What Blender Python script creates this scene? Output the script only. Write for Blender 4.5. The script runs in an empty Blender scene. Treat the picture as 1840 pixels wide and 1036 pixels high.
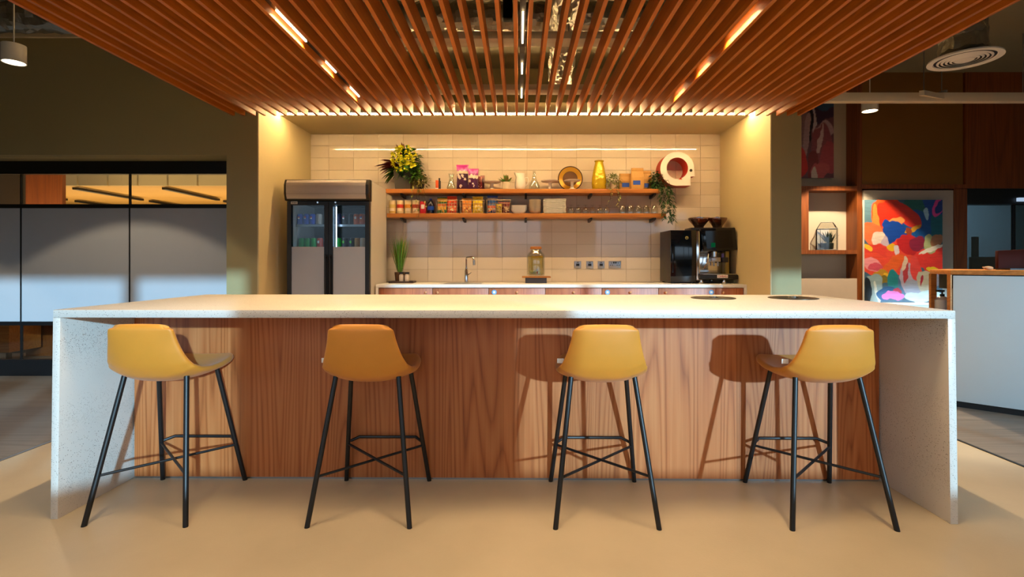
import bpy, bmesh, math, random
from mathutils import Vector, Matrix
from math import pi, sin, cos, radians
R = random.Random(7)
S = bpy.context.scene
C = S.collection
# calibrated view: vanishing point, focal length in pixels, eye height
CX, CY, F, EYE = 932, 472, 920, 1.1625
def PX(px, Y): return (px - CX) * Y / F
def PZ(py, Y): return EYE - (py - CY) * Y / F

# ------------------------------------------------------------------ helpers
def lin(h):
    h = h.lstrip('#')
    v = [int(h[i:i + 2], 16) / 255 for i in (0, 2, 4)]
    return tuple(c / 12.92 if c <= .04045 else ((c + .055) / 1.055) ** 2.4 for c in v) + (1,)

def new_mat(name):
    m = bpy.data.materials.new(name)
    m.use_nodes = True
    nt = m.node_tree
    nt.nodes.clear()
    out = nt.nodes.new('ShaderNodeOutputMaterial')
    return m, nt, out

def node(nt, typ, **kw):
    n = nt.nodes.new(typ)
    for k, v in kw.items():
        if k in n.inputs: n.inputs[k].default_value = v
        else: setattr(n, k, v)
    return n

def mixc(nt, a, b, fac, blend='MIX'):
    n = nt.nodes.new('ShaderNodeMix')
    n.data_type = 'RGBA'
    n.blend_type = blend
    for s, v in ((0, fac), (6, a), (7, b)):
        if hasattr(v, 'is_linked') or hasattr(v, 'links'): nt.links.new(v, n.inputs[s])
        else: n.inputs[s].default_value = v
    return n.outputs[2]

def plain(name, hexc, rough=.5, metal=0., vary=.08, vscale=6., bump=0., bscale=40., coat=0., spec=.5, sheen=0., trans=0.):
    m, nt, out = new_mat(name)
    b = node(nt, 'ShaderNodeBsdfPrincipled')
    b.inputs['Roughness'].default_value = rough
    b.inputs['Metallic'].default_value = metal
    b.inputs['Coat Weight'].default_value = coat
    b.inputs['Specular IOR Level'].default_value = spec
    b.inputs['Sheen Weight'].default_value = sheen
    b.inputs['Transmission Weight'].default_value = trans
    tc = node(nt, 'ShaderNodeTexCoord')
    nz = node(nt, 'ShaderNodeTexNoise', Scale=vscale, Detail=4.)
    nt.links.new(tc.outputs['Object'], nz.inputs['Vector'])
    c = lin(hexc)
    lo = tuple(x * (1 - vary) for x in c[:3]) + (1,)
    hi = tuple(min(1, x * (1 + vary)) for x in c[:3]) + (1,)
    nt.links.new(mixc(nt, lo, hi, nz.outputs['Fac']), b.inputs['Base Color'])
    if bump:
        n2 = node(nt, 'ShaderNodeTexNoise', Scale=bscale, Detail=3.)
        nt.links.new(tc.outputs['Object'], n2.inputs['Vector'])
        bp = node(nt, 'ShaderNodeBump', Strength=bump, Distance=.01)
        nt.links.new(n2.outputs['Fac'], bp.inputs['Height'])
        nt.links.new(bp.outputs['Normal'], b.inputs['Normal'])
    nt.links.new(b.outputs[0], out.inputs[0])
    return m

def wood(name, dark, mid, light, axis='z', scale=1., rough=.45, leaf=0., rnd=0., streak=.55, rings=110.):
    m, nt, out = new_mat(name)
    b = node(nt, 'ShaderNodeBsdfPrincipled', Roughness=rough)
    tc = node(nt, 'ShaderNodeTexCoord')
    src = tc.outputs['Object']
    if rnd:
        oi = node(nt, 'ShaderNodeObjectInfo')
        va = node(nt, 'ShaderNodeVectorMath', operation='MULTIPLY_ADD')
        cmb = node(nt, 'ShaderNodeCombineXYZ')
        for k in range(3): nt.links.new(oi.outputs['Random'], cmb.inputs[k])
        nt.links.new(cmb.outputs[0], va.inputs[0])
        va.inputs[1].default_value = (37, 91, 53)
        nt.links.new(src, va.inputs[2])
        src = va.outputs[0]
    ai = 'xyz'.index(axis)
    def stretched(along, across):
        mp = node(nt, 'ShaderNodeMapping')
        s = [across * scale] * 3
        s[ai] = along * scale
        mp.inputs['Scale'].default_value = s
        nt.links.new(src, mp.inputs['Vector'])
        return mp.outputs[0]
    n1 = node(nt, 'ShaderNodeTexNoise', Scale=1., Detail=1.5, Distortion=.3)
    nt.links.new(stretched(.2, 3.8), n1.inputs['Vector'])
    # growth rings: a sine of the low noise gives the cathedral figure
    mu = node(nt, 'ShaderNodeMath', operation='MULTIPLY'); mu.inputs[1].default_value = rings
    nt.links.new(n1.outputs['Fac'], mu.inputs[0])
    sn = node(nt, 'ShaderNodeMath', operation='SINE'); nt.links.new(mu.outputs[0], sn.inputs[0])
    mr = node(nt, 'ShaderNodeMapRange'); nt.links.new(sn.outputs[0], mr.inputs[0])
    mr.inputs[1].default_value = -1; mr.inputs[2].default_value = 1
    pw_ = node(nt, 'ShaderNodeMath', operation='POWER'); nt.links.new(mr.outputs[0], pw_.inputs[0]); pw_.inputs[1].default_value = .42; mr = pw_
    n2 = node(nt, 'ShaderNodeTexNoise', Scale=1., Detail=5.)
    nt.links.new(stretched(1.6, 75.), n2.inputs['Vector'])
    n3 = node(nt, 'ShaderNodeTexNoise', Scale=1., Detail=2.)
    nt.links.new(stretched(.3, 2.2), n3.inputs['Vector'])
    f = mixc(nt, n3.outputs['Fac'], mr.outputs[0], streak * .55)
    f = mixc(nt, f, n2.outputs['Fac'], .45)
    cr = node(nt, 'ShaderNodeValToRGB')
    e = cr.color_ramp.elements
    e[0].position = .27; e[0].color = lin(dark)
    e[1].position = .72; e[1].color = lin(light)
    k = e.new(.5); k.color = lin(mid)
    nt.links.new(f, cr.inputs[0])
    col = cr.outputs[0]
    if leaf:
        sx = node(nt, 'ShaderNodeSeparateXYZ'); nt.links.new(tc.outputs['Object'], sx.inputs[0])
        dv = node(nt, 'ShaderNodeMath', operation='DIVIDE'); dv.inputs[1].default_value = leaf
        nt.links.new(sx.outputs[0], dv.inputs[0])
        fl = node(nt, 'ShaderNodeMath', operation='FLOOR'); nt.links.new(dv.outputs[0], fl.inputs[0])
        wn = node(nt, 'ShaderNodeTexWhiteNoise', noise_dimensions='1D'); nt.links.new(fl.outputs[0], wn.inputs['W'])
        vr = node(nt, 'ShaderNodeMapRange'); nt.links.new(wn.outputs['Value'], vr.inputs[0])
        vr.inputs[3].default_value = .84; vr.inputs[4].default_value = 1.12
        hs = node(nt, 'ShaderNodeHueSaturation'); nt.links.new(vr.outputs[0], hs.inputs['Value'])
        nt.links.new(col, hs.inputs['Color']); col = hs.outputs[0]
    if rnd:
        vr = node(nt, 'ShaderNodeMapRange'); nt.links.new(oi.outputs['Random'], vr.inputs[0])
        vr.inputs[3].default_value = 1 - rnd; vr.inputs[4].default_value = 1 + rnd
        hs = node(nt, 'ShaderNodeHueSaturation'); nt.links.new(vr.outputs[0], hs.inputs['Value'])
        nt.links.new(col, hs.inputs['Color']); col = hs.outputs[0]
    nt.links.new(col, b.inputs['Base Color'])
    bp = node(nt, 'ShaderNodeBump', Strength=.06, Distance=.004)
    nt.links.new(n2.outputs['Fac'], bp.inputs['Height'])
    nt.links.new(bp.outputs[0], b.inputs['Normal'])
    nt.links.new(b.outputs[0], out.inputs[0])
    return m

def terrazzo(name):
    m, nt, out = new_mat(name)
    b = node(nt, 'ShaderNodeBsdfPrincipled', Roughness=.32)
    tc = node(nt, 'ShaderNodeTexCoord')
    nz = node(nt, 'ShaderNodeTexNoise', Scale=3., Detail=5.)
    nt.links.new(tc.outputs['Object'], nz.inputs['Vector'])
    col = mixc(nt, lin('#c8c2ba'), lin('#d8d2ca'), nz.outputs['Fac'])
    for sc, th, ramp in ((135., .23, ('#3f3a38', '#7a5f4c', '#8f867e')), (230., .24, ('#564e49', '#9a8a7a', '#6a5a4e')), (90., .10, ('#4a4440', '#6f645c', '#8a6f58'))):
        vo = node(nt, 'ShaderNodeTexVoronoi', Scale=sc)
        nt.links.new(tc.outputs['Object'], vo.inputs['Vector'])
        sp = node(nt, 'ShaderNodeSeparateColor'); nt.links.new(vo.outputs['Color'], sp.inputs[0])
        # only some cells carry a chip, each of its own size
        mu = node(nt, 'ShaderNodeMath', operation='MULTIPLY'); nt.links.new(sp.outputs[0], mu.inputs[0]); mu.inputs[1].default_value = 2 * th
        sb = node(nt, 'ShaderNodeMath', operation='SUBTRACT'); nt.links.new(mu.outputs[0], sb.inputs[0]); sb.inputs[1].default_value = th * .8
        lt = node(nt, 'ShaderNodeMath', operation='LESS_THAN')
        nt.links.new(vo.outputs['Distance'], lt.inputs[0]); nt.links.new(sb.outputs[0], lt.inputs[1])
        cr = node(nt, 'ShaderNodeValToRGB'); cr.color_ramp.interpolation = 'CONSTANT'
        e = cr.color_ramp.elements
        e[0].color = lin(ramp[0]); e[1].position = .66; e[1].color = lin(ramp[2])
        k = e.new(.33); k.color = lin(ramp[1])
        nt.links.new(sp.outputs[1], cr.inputs[0])
        col = mixc(nt, col, cr.outputs[0], lt.outputs[0])
    nt.links.new(col, b.inputs['Base Color'])
    nt.links.new(b.outputs[0], out.inputs[0])
    return m

def thin_glass(name, tint='#ffffff', refl=.06, rough=.02, edge=.5):
    m, nt, out = new_mat(name)
    tr = node(nt, 'ShaderNodeBsdfTransparent', Color=lin(tint))
    gl = node(nt, 'ShaderNodeBsdfGlossy', Roughness=rough)
    lw = node(nt, 'ShaderNodeLayerWeight', Blend=.25)
    mr = node(nt, 'ShaderNodeMapRange'); nt.links.new(lw.outputs['Facing'], mr.inputs[0])
    mr.inputs[3].default_value = refl; mr.inputs[4].default_value = edge
    mx = node(nt, 'ShaderNodeMixShader')
    nt.links.new(mr.outputs[0], mx.inputs[0]); nt.links.new(tr.outputs[0], mx.inputs[1]); nt.links.new(gl.outputs[0], mx.inputs[2])
    nt.links.new(mx.outputs[0], out.inputs[0])
    return m

def glow(name, hexc, strength):
    m, nt, out = new_mat(name)
    e = node(nt, 'ShaderNodeEmission', Color=lin(hexc), Strength=strength)
    nt.links.new(e.outputs[0], out.inputs[0])
    return m

def painted(name, rough=.4, coat=0., bump=0.):
    """pigment laid down per vertex / face corner (prints and paint), no lighting in it"""
    m, nt, out = new_mat(name)
    b = node(nt, 'ShaderNodeBsdfPrincipled', Roughness=rough)
    b.inputs['Coat Weight'].default_value = coat
    a = node(nt, 'ShaderNodeVertexColor', layer_name='pigment')
    nt.links.new(a.outputs[0], b.inputs['Base Color'])
    if bump:
        tc = node(nt, 'ShaderNodeTexCoord')
        n2 = node(nt, 'ShaderNodeTexNoise', Scale=60., Detail=3.)
        nt.links.new(tc.outputs['Object'], n2.inputs['Vector'])
        bp = node(nt, 'ShaderNodeBump', Strength=bump, Distance=.006)
        nt.links.new(n2.outputs['Fac'], bp.inputs['Height']); nt.links.new(bp.outputs[0], b.inputs['Normal'])
    nt.links.new(b.outputs[0], out.inputs[0])
    return m

class MB:
    """collects shapes into one mesh"""
    def __init__(s): s.bm = bmesh.new(); s.m = 0; s.col = None
    def _in(s, tb):
        for f in tb.faces: f.material_index = s.m
        me = bpy.data.meshes.new('tmp'); tb.to_mesh(me); tb.free()
        s.bm.from_mesh(me); bpy.data.meshes.remove(me)
        return s
    def box(s, x0, x1, y0, y1, z0, z1, b=0., seg=2, mat=None):
        tb = bmesh.new()
        bmesh.ops.create_cube(tb, size=1.)
        for v in tb.verts:
            v.co = Vector(((x0 + x1) / 2 + v.co.x * (x1 - x0), (y0 + y1) / 2 + v.co.y * (y1 - y0), (z0 + z1) / 2 + v.co.z * (z1 - z0)))
        if b: bmesh.ops.bevel(tb, geom=tb.edges[:], offset=b, segments=seg, affect='EDGES', profile=.5)
        if mat: bmesh.ops.transform(tb, matrix=mat, verts=tb.verts)
        return s._in(tb)
    def lathe(s, prof, c=(0, 0, 0), n=28, axis='z', cap=True):
        tb = bmesh.new(); rings = []
        for r, z in prof:
            ring = []
            for k in range(n):
                a = 2 * pi * k / n
                p = Vector((r * cos(a), r * sin(a), z))
                if axis == 'y': p = Vector((p.x, p.z, -p.y))
                if axis == 'x': p = Vector((p.z, p.x, p.y))
                ring.append(tb.verts.new(p + Vector(c)))
            rings.append(ring)
        for a, b in zip(rings, rings[1:]):
            for k in range(n): tb.faces.new((a[k], a[(k + 1) % n], b[(k + 1) % n], b[k]))
        if cap:
            if prof[0][0] > 1e-5: tb.faces.new(rings[0][::-1])
            if prof[-1][0] > 1e-5: tb.faces.new(rings[-1])
        bmesh.ops.remove_doubles(tb, verts=tb.verts, dist=1e-6)
        return s._in(tb)
    def cyl(s, c, r, h, axis='z', n=24, b=0.):
        p = [(r, 0), (r, h)] if not b else [(r - b, 0), (r, b), (r, h - b), (r - b, h)]
        return s.lathe(p, c, n, axis)
    def tube(s, pts, r, n=8, closed=False):
        tb = bmesh.new(); P = [Vector(p) for p in pts]; rings = []
        t0 = (P[1] - P[0]).normalized()
        up = Vector((0, 0, 1)) if abs(t0.z) < .9 else Vector((1, 0, 0))
        nrm = t0.cross(up).normalized()
        rr = r if isinstance(r, (list, tuple)) else [r] * len(P)
        for i, p in enumerate(P):
            if closed: t = (P[(i + 1) % len(P)] - P[i - 1]).normalized()
            elif i == 0: t = t0
            elif i == len(P) - 1: t = (P[-1] - P[-2]).normalized()
            else: t = ((P[i + 1] - p).normalized() + (p - P[i - 1]).normalized()).normalized()
            nrm = (nrm - t * nrm.dot(t)).normalized(); bi = t.cross(nrm)
            k = 1.
            if 0 < i < len(P) - 1:
                cs = max(.35, t.dot((P[i + 1] - p).normalized())); k = 1 / cs
            rings.append([tb.verts.new(p + (nrm * cos(2 * pi * j / n) + bi * sin(2 * pi * j / n)) * rr[i] * min(k, 1.4)) for j in range(n)])
        pairs = list(zip(rings, rings[1:])) + ([(rings[-1], rings[0])] if closed else [])
        for a, b in pairs:
            for j in range(n): tb.faces.new((a[j], a[(j + 1) % n], b[(j + 1) % n], b[j]))
        if not closed: tb.faces.new(rings[0][::-1]); tb.faces.new(rings[-1])
        return s._in(tb)
    def prism(s, poly, a, b, axis='y', bev=0.):
        tb = bmesh.new()
        def at(u, v, d): return {'y': (u, d, v), 'x': (d, u, v), 'z': (u, v, d)}[axis]
        A = [tb.verts.new(at(u, v, a)) for u, v in poly]; B = [tb.verts.new(at(u, v, b)) for u, v in poly]
        n = len(poly)
        tb.faces.new(A); tb.faces.new(B[::-1])
        for k in range(n): tb.faces.new((A[k], B[k], B[(k + 1) % n], A[(k + 1) % n]))
        bmesh.ops.recalc_face_normals(tb, faces=tb.faces)
        if bev: bmesh.ops.bevel(tb, geom=tb.edges[:], offset=bev, segments=2, affect='EDGES', profile=.5)
        return s._in(tb)
    def poly(s, pts):
        f = s.bm.faces.new([s.bm.verts.new(Vector(p)) for p in pts]); f.material_index = s.m
        return s
    def grid(s, fn, nu, nv):
        tb = bmesh.new()
        V = [[tb.verts.new(Vector(fn(i / nu, j / nv))) for i in range(nu + 1)] for j in range(nv + 1)]
        for j in range(nv):
            for i in range(nu): tb.faces.new((V[j][i], V[j][i + 1], V[j + 1][i + 1], V[j + 1][i]))
        return s._in(tb)
    def leaf(s, base, d, L, w, droop=.3, fold=.15):
        d = Vector(d).normalized(); side = d.cross(Vector((0, 0, 1)))
        side = side.normalized() if side.length > 1e-3 else Vector((1, 0, 0))
        nor = side.cross(d).normalized(); rows = []
        for t, k in ((0, .12), (.25, .8), (.55, 1.), (.82, .55), (1, .03)):
            p = Vector(base) + d * L * t + Vector((0, 0, -droop * L * t * t))
            rows.append((p - side * w * k * .5 + nor * w * fold * k, p, p + side * w * k * .5 + nor * w * fold * k))
        vs = [[s.bm.verts.new(q) for q in r] for r in rows]
        for a, b in zip(vs, vs[1:]):
            for k in (0, 1):
                f = s.bm.faces.new((a[k], a[k + 1], b[k + 1], b[k])); f.material_index = s.m
        return s
    def sphere(s, c, r, sub=2, sc=(1, 1, 1)):
        tb = bmesh.new(); bmesh.ops.create_icosphere(tb, subdivisions=sub, radius=r)
        for v in tb.verts: v.co = Vector((v.co.x * sc[0], v.co.y * sc[1], v.co.z * sc[2])) + Vector(c)
        return s._in(tb)

def wloc(o):
    v = Vector((0, 0, 0))
    while o: v = v + o.location; o = o.parent
    return v

def obj(name, mb, mats, parent=None, label=None, angle=38, flat=False, keep_normals=False):
    me = bpy.data.meshes.new(name)
    if not keep_normals: bmesh.ops.recalc_face_normals(mb.bm, faces=mb.bm.faces)
    mb.bm.to_mesh(me); mb.bm.free()
    for m in (mats if isinstance(mats, (list, tuple)) else [mats]): me.materials.append(m)
    xs = [v.co for v in me.vertices]
    c = Vector(((min(v.x for v in xs) + max(v.x for v in xs)) / 2, (min(v.y for v in xs) + max(v.y for v in xs)) / 2, min(v.z for v in xs)))
    me.transform(Matrix.Translation(-c))
    if not flat:
        me.polygons.foreach_set('use_smooth', [True] * len(me.polygons))
        me.set_sharp_from_angle(angle=radians(angle))
    o = bpy.data.objects.new(name, me); C.objects.link(o)
    if parent is not None: o.parent = parent; o.location = c - wloc(parent)
    else: o.location = c
    if label: o['label'] = label
    return o

def tag(o, label, cat, group=None, kind=None):
    o['label'] = label; o['category'] = cat
    if group: o['group'] = group
    if kind: o['kind'] = kind
    return o
def thing(name, label, cat, loc=(0, 0, 0), group=None, kind=None):
    o = bpy.data.objects.new(name, None); C.objects.link(o); o.location = loc; o.empty_display_size = .1
    return tag(o, label, cat, group, kind)
def struct(name, mb, mats, parent=None, label=None, **k):
    o = obj(name, mb, mats, parent, **k)
    if parent is None: o['kind'] = 'structure'
    if label: o['label'] = label
    return o
def structroot(name, loc, label):
    o = bpy.data.objects.new(name, None); C.objects.link(o); o.location = loc; o['kind'] = 'structure'; o['label'] = label
    return o
def dup(root, loc, label=None, rz=None, group=None):
    def cp(o, par):
        c = o.copy(); C.objects.link(c); c.parent = par
        for ch in list(o.children): cp(ch, c)
        return c
    r = cp(root, None); r.location = loc
    if rz is not None: r.rotation_euler.z = rz
    if label: r['label'] = label
    if group: r['group'] = group
    return r
ORD = ['first', 'second', 'third', 'fourth', 'fifth', 'sixth', 'seventh', 'eighth', 'ninth', 'tenth', 'eleventh', 'twelfth']

# ------------------------------------------------------------------ materials
OLIVE = plain('olive_wall_paint', '#a0956c', .75, vary=.05, vscale=2.)
CREAM = plain('cream_wall_paint', '#cdbd92', .7, vary=.04, vscale=2.)
CEIL = plain('grey_ceiling_paint', '#7d7862', .85, vary=.08, vscale=3.)
TERR = terrazzo('terrazzo')
FLOORM = plain('sand_resin_floor', '#bfb096', .38, vary=.14, vscale=3.5, bump=.05, bscale=120)
SLAT = wood('orange_slat_wood', '#944c08', '#ad5c0c', '#c06c14', 'y', 1., .5, rnd=.07, streak=.4)
PANELW = wood('cherry_veneer', '#8a461d', '#b26534', '#c27844', 'z', 1., .42, leaf=.31, streak=.95, rings=165.)
CABW = wood('cabinet_veneer', '#824424', '#a8623c', '#bd7850', 'z', 1., .45, leaf=.3)
SHELFW = wood('shelf_oak', '#96581f', '#ad6c2c', '#bf7f3a', 'x', 1., .45)
REDW = wood('dark_red_wood', '#5c2a0a', '#783c10', '#8c4c18', 'z', 1., .5)
BROWNP = plain('brown_panel', '#7a520f', .6, vary=.06)
DESKW = wood('desk_oak', '#9a5a24', '#bd7632', '#d08a44', 'x', 1., .4)
BLACK = plain('black_powder_coat', '#0d0d0f', .42, vary=.1)
BLACKG = plain('black_gloss', '#060c16', .1, vary=.05, coat=.25, spec=.35)
DARKM = plain('dark_metal', '#232326', .4, .6)
CHROME = plain('chrome', '#d8d8da', .12, 1., vary=.02)
STEEL = plain('brushed_steel', '#a8a8aa', .32, 1., vary=.06)
FOIL = plain('foil_duct', '#a39e92', .34, .9, vary=.05, bump=1., bscale=22.)
WHITE = plain('white_paint', '#e6e4de', .5, vary=.03)
WHITEC = plain('white_ceramic', '#f2eee6', .2, vary=.03)
PALEC = plain('pale_stone_ceramic', '#dacdb4', .35, vary=.05)
MUSTARD = plain('mustard_leather', '#ca8428', .5, vary=.06, vscale=14., bump=.03, bscale=260., sheen=.1)
GLASS = thin_glass('clear_glass', '#fbfdfb', .09, .02, .55)
PANE = thin_glass('window_glass', '#f4f1ea', .06, .01, .5)
FRGLASS = thin_glass('fridge_glass', '#e6ecee', .008, .01, .25)
LEAFG = plain('green_leaf', '#548f2c', .45, vary=.4, vscale=30.)
LEAFD = plain('dark_green_leaf', '#1f4a18', .45, vary=.4, vscale=30.)
LEAFO = plain('olive_leaf', '#74742e', .5, vary=.4, vscale=30.)
LEAFR = plain('burgundy_leaf', '#6a1c22', .45, vary=.3, vscale=30.)
LEAFY = plain('yellow_petal', '#d2d01c', .5, vary=.2, vscale=30.)
STEMM = plain('brown_stem', '#4a3a1c', .7)
SOIL = plain('potting_soil', '#2a1c12', .9)
PRINT = painted('printed_film', .32, .3, .25)
PAINT = painted('oil_paint', .45, 0., .35)
# ------------------------------------------------------------------ the setting
YF, YB = 4.965, 6.216            # front plane of the piers, back wall of the alcove
AL, AR = -2.534, 2.453           # alcove side walls
struct('floor', MB().box(-3.04, 2.88, -1.3, 6.3, -.08, 0), FLOORM, label='sand coloured resin floor around the island')
def plank_mat():
    m = wood('grey_brown_planks', '#5d5248', '#75695d', '#8a7d70', 'x', 1., .4, streak=.5)
    return m
PLK = plank_mat()
struct('floor_left', MB().box(-13, -3.04, -1.3, 12.5, -.08, 0), PLK, label='grey brown plank floor in front of the glazed partition')
struct('floor_right', MB().box(2.88, 9.5, -1.3, 8.6, -.08, 0), PLK, label='grey brown plank floor by the reception desk')
struct('trim_1', MB().box(-3.052, -3.034, -1.3, 4.95, 0, .004), STEEL, label='thin metal strip where sand floor meets planks on the left')
struct('trim_2', MB().box(2.874, 2.892, -1.3, 4.95, 0, .004), DARKM, label='thin dark strip where sand floor meets planks on the right')
struct('ceiling', MB().box(-9.2, 9.7, -1.4, 6.4, 3.4, 3.5), CEIL, label='grey painted soffit ceiling with exposed ducts')

w = MB()
w.box(-9.2, -2.833, YF, YF + .39, 2.2095, 3.4)
w.box(-2.833, AL, YF, YB + .1, 0, 3.4)
struct('wall_left', w, OLIVE, label='olive wall above the glazed partition and the left pier')
struct('trim_3', MB().box(-9.2, AL, YF - .03, YF, 3.34, 3.4), PALEC, label='pale trim along the top of the left wall')
struct('wall_right', MB().box(AR, 2.742, YF, YB + .1, 0, 3.4), OLIVE, label='olive pier to the right of the kitchen alcove')
# cream lining of the alcove sides and its lowered ceiling
struct('wall_alcove_left', MB().box(AL, AL + .012, YF - .001, YB, 0, 3.4), CREAM)
struct('wall_alcove_right', MB().box(AR - .012, AR, YF - .001, YB, 0, 3.4), CREAM)
w = MB()
w.box(AL + .012, AR - .012, 5.39, YB, 2.723, 2.85)
w.m = 1
w.box(AL + .012, AR - .012, 5.9, 6.0, 2.85, 3.4)
struct('ceiling_alcove', w, [CREAM, OLIVE], label='cream lowered ceiling of the kitchen alcove')

# glazed tiles, each its own tilted slab in one wall mesh
def tile_mat():
    m, nt, out = new_mat('gloss_tile')
    b = node(nt, 'ShaderNodeBsdfPrincipled', Roughness=.045)
    g = node(nt, 'ShaderNodeNewGeometry')
    col = mixc(nt, lin('#d9cbb8'), lin('#e3d8c8'), g.outputs['Random Per Island'])
    nt.links.new(col, b.inputs['Base Color'])
    tc = node(nt, 'ShaderNodeTexCoord')
    nz = node(nt, 'ShaderNodeTexNoise', Scale=5., Detail=1.)
    nt.links.new(tc.outputs['Object'], nz.inputs['Vector'])
    bp = node(nt, 'ShaderNodeBump', Strength=.02, Distance=.01)
    nt.links.new(nz.outputs['Fac'], bp.inputs['Height']); nt.links.new(bp.outputs[0], b.inputs['Normal'])
    nt.links.new(b.outputs[0], out.inputs[0])
    return m
TILE = tile_mat(); GROUT = plain('grout', '#b5a48e', .9)
w = MB()
w.m = 1
w.box(AL, AR, YB, YB + .1, 0, 2.723)
w.m = 0
xs = [.101 + .3003 * k for k in range(-9, 9)]
zs = [2.585 - .15 * k for k in range(-1, 13)]
for i in range(-1, len(xs)):
    a = max(AL + .012, xs[i] if i >= 0 else -9.); b = min(AR - .012, xs[i + 1] if i + 1 < len(xs) else 9.)
    if b - a < .02: continue
    for z1 in zs:
        z0 = z1 - .15; z1c = min(z1, 2.722)
        tx, tz = R.gauss(0, .0009), R.gauss(0, .0012)
        M_ = Matrix.Translation(((a + b) / 2, YB - .004, (z0 + z1c) / 2)) @ Matrix.Rotation(tx, 4, 'X') @ Matrix.Rotation(tz, 4, 'Z')
        hx, hz = (b - a) / 2 - .0016, (z1c - z0) / 2 - .0016
        w.box(-hx, hx, -.005, .006, -hz, hz, mat=M_)
struct('wall_back', w, [TILE, GROUT], label='cream gloss tiled wall behind the kitchen shelves', flat=True)

# far walls that close the room
w = MB()
for x0, x1 in ((-9.2, -5.2), (.60, 2.05), (7.1, 7.75), (9.1, 9.7)): w.box(x0, x1, -1.4, -1.25, 0, 3.4)
for x, hw in ((-.62, .05), (-2.25, .16), (-3.3, .05), (-4.2, .05), (4.2, .04), (5.6, .04)): w.box(x - hw, x + hw, -1.4, -1.3, .95, 2.53)
for x, hw in ((-1.12, .1), (-1.72, .14)): w.box(x - hw, x + hw, -1.4, -1.3, .95, 1.5)  # raised sill blocks, added out of view to shade streaks onto the left floor
w.box(-9.2, 9.7, -1.4, -1.25, 2.53, 3.4); w.box(-9.2, 9.7, -1.4, -1.25, 0, .95)
struct('wall_rear', w, OLIVE, label='wall with wide daylight windows')
struct('wall_far_left', MB().box(-9.3, -9.2, -1.4, YF + .2, 0, 3.4), OLIVE)
struct('wall_far_right', MB().box(9.6, 9.7, -1.3, 6.4, 0, 3.4), OLIVE)

# ---- glazed partition on the left
YP = 5.3
win = structroot('window_1', (PX(203, YP), YP, 0), 'black framed glazed partition with frosted lower panes')
xe = PX(407, YF)
mull = [-9.1, PX(-165, YP), PX(39, YP), PX(234, YP), xe + .02]
zz = dict(head0=PZ(313, YP), tr=PZ(367, YP), fr=PZ(374, YP), f0=PZ(577, YP), r0=PZ(584, YP), pl=PZ(645, YP))
obj('header', MB().box(-9.1, xe, YP - .03, YP + .03, zz['head0'], 2.2095), BLACK, win)
obj('rail', MB().box(-9.1, xe, YP - .02, YP + .02, zz['fr'], zz['tr']), BLACK, win)
obj('rail', MB().box(-9.1, xe, YP - .02, YP + .02, zz['r0'], zz['f0']), BLACK, win)
obj('plinth', MB().box(-9.1, xe, YP - .03, YP + .03, 0, zz['pl']), BLACK, win)
FROST = plain('frosted_film', '#b4b7bd', .22, vary=.03, spec=.6)
for a, b in zip(mull, mull[1:]):
    obj('transom_pane', MB().box(a + .006, b - .006, YP - .004, YP + .004, zz['tr'], zz['head0']), PANE, win)
    obj('frosted_pane', MB().box(a + .006, b - .006, YP - .006, YP + .006, zz['f0'], zz['fr']), FROST, win, label='grey frosted glass pane')
    obj('lower_pane', MB().box(a + .006, b - .006, YP - .004, YP + .004, zz['pl'], zz['r0']), PANE, win)
for a in mull[1:4]: obj('mullion', MB().box(a - .006, a + .006, YP - .012, YP + .012, zz['pl'], zz['head0']), BLACK, win)
# the room behind it
w = MB()
w.box(-13, -2.834, 12.4, 12.5, 0, 3.2); w.box(-13, -12.9, 5.5, 12.4, 0, 3.2); w.box(-2.834, -2.75, 6.32, 12.4, 0, 3.2)
struct('wall_meeting_room', w, plain('meeting_room_paint', '#c9b98c', .8))
struct('ceiling_meeting_room', MB().box(-13, -2.84, 7.06, 12.4, 2.25, 2.35), wood('pale_ceiling_boards', '#b88e4a', '#c9a05a', '#d6b06c', 'x', .6, .6, streak=.3), label='pale timber board ceiling in the room behind the glass')
w = MB()
x = -13.
while x < -2.9:
    w.box(x + .012, min(x + .398, -2.85), 7.0, 7.05, 2.22, 3.1); x += .41
struct('trim_4', w, CREAM, label='row of hanging cream acoustic boards behind the glass')
lp = None
for r_, (ya, yb) in enumerate(((7.25, 8.55), (8.75, 10.6))):
    for k in range(4):
        xx = -7.56 + 1.27 * k
        if lp is None:
            lp = thing('linear_light', '', 'light', (xx, ya, 2.2))
            obj('housing', MB().box(xx - .035, xx + .035, ya, ya + 1.3, 2.2, 2.235, .004), BLACK, lp)
            obj('cable', MB().tube([(xx, ya + .2, 2.235), (xx, ya + .2, 2.25)], .003, 5), BLACK, lp)
            obj('cable', MB().tube([(xx, ya + 1.1, 2.235), (xx, ya + 1.1, 2.25)], .003, 5), BLACK, lp)
            o = lp
        else: o = dup(lp, (xx, ya, 2.2))
        o['label'] = f'black linear ceiling light behind the glass, {ORD[k]} from the left in the {("near", "far")[r_]} row'
        o['group'] = 'black linear lights in the glazed room'
struct('door_1', MB().box(PX(46, 6.4), PX(112, 6.4), 6.4, 6.45, 0, 2.6), REDW, label='dark red brown door leaf behind the glass')
struct('dark_sheet_left', MB().box(-9.5, PX(40, 6.6), 6.6, 6.7, 0, 2.6), plain('darkness_paint', '#3a2b18', .7))  # dark sheet standing in for the darkness left of the door
cb = thing('credenza', 'low orange wood cabinet seen through the clear bottom panes', 'cabinet', (PX(20, 6.0), 6.1, 0))
obj('carcass', MB().box(PX(-60, 6.0), PX(24, 6.0), 5.95, 6.35, .12, .72, .004), DESKW, cb)
obj('leg', MB().box(PX(-55, 6), PX(-50, 6), 5.97, 6.01, 0, .12), BLACK, cb)
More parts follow.
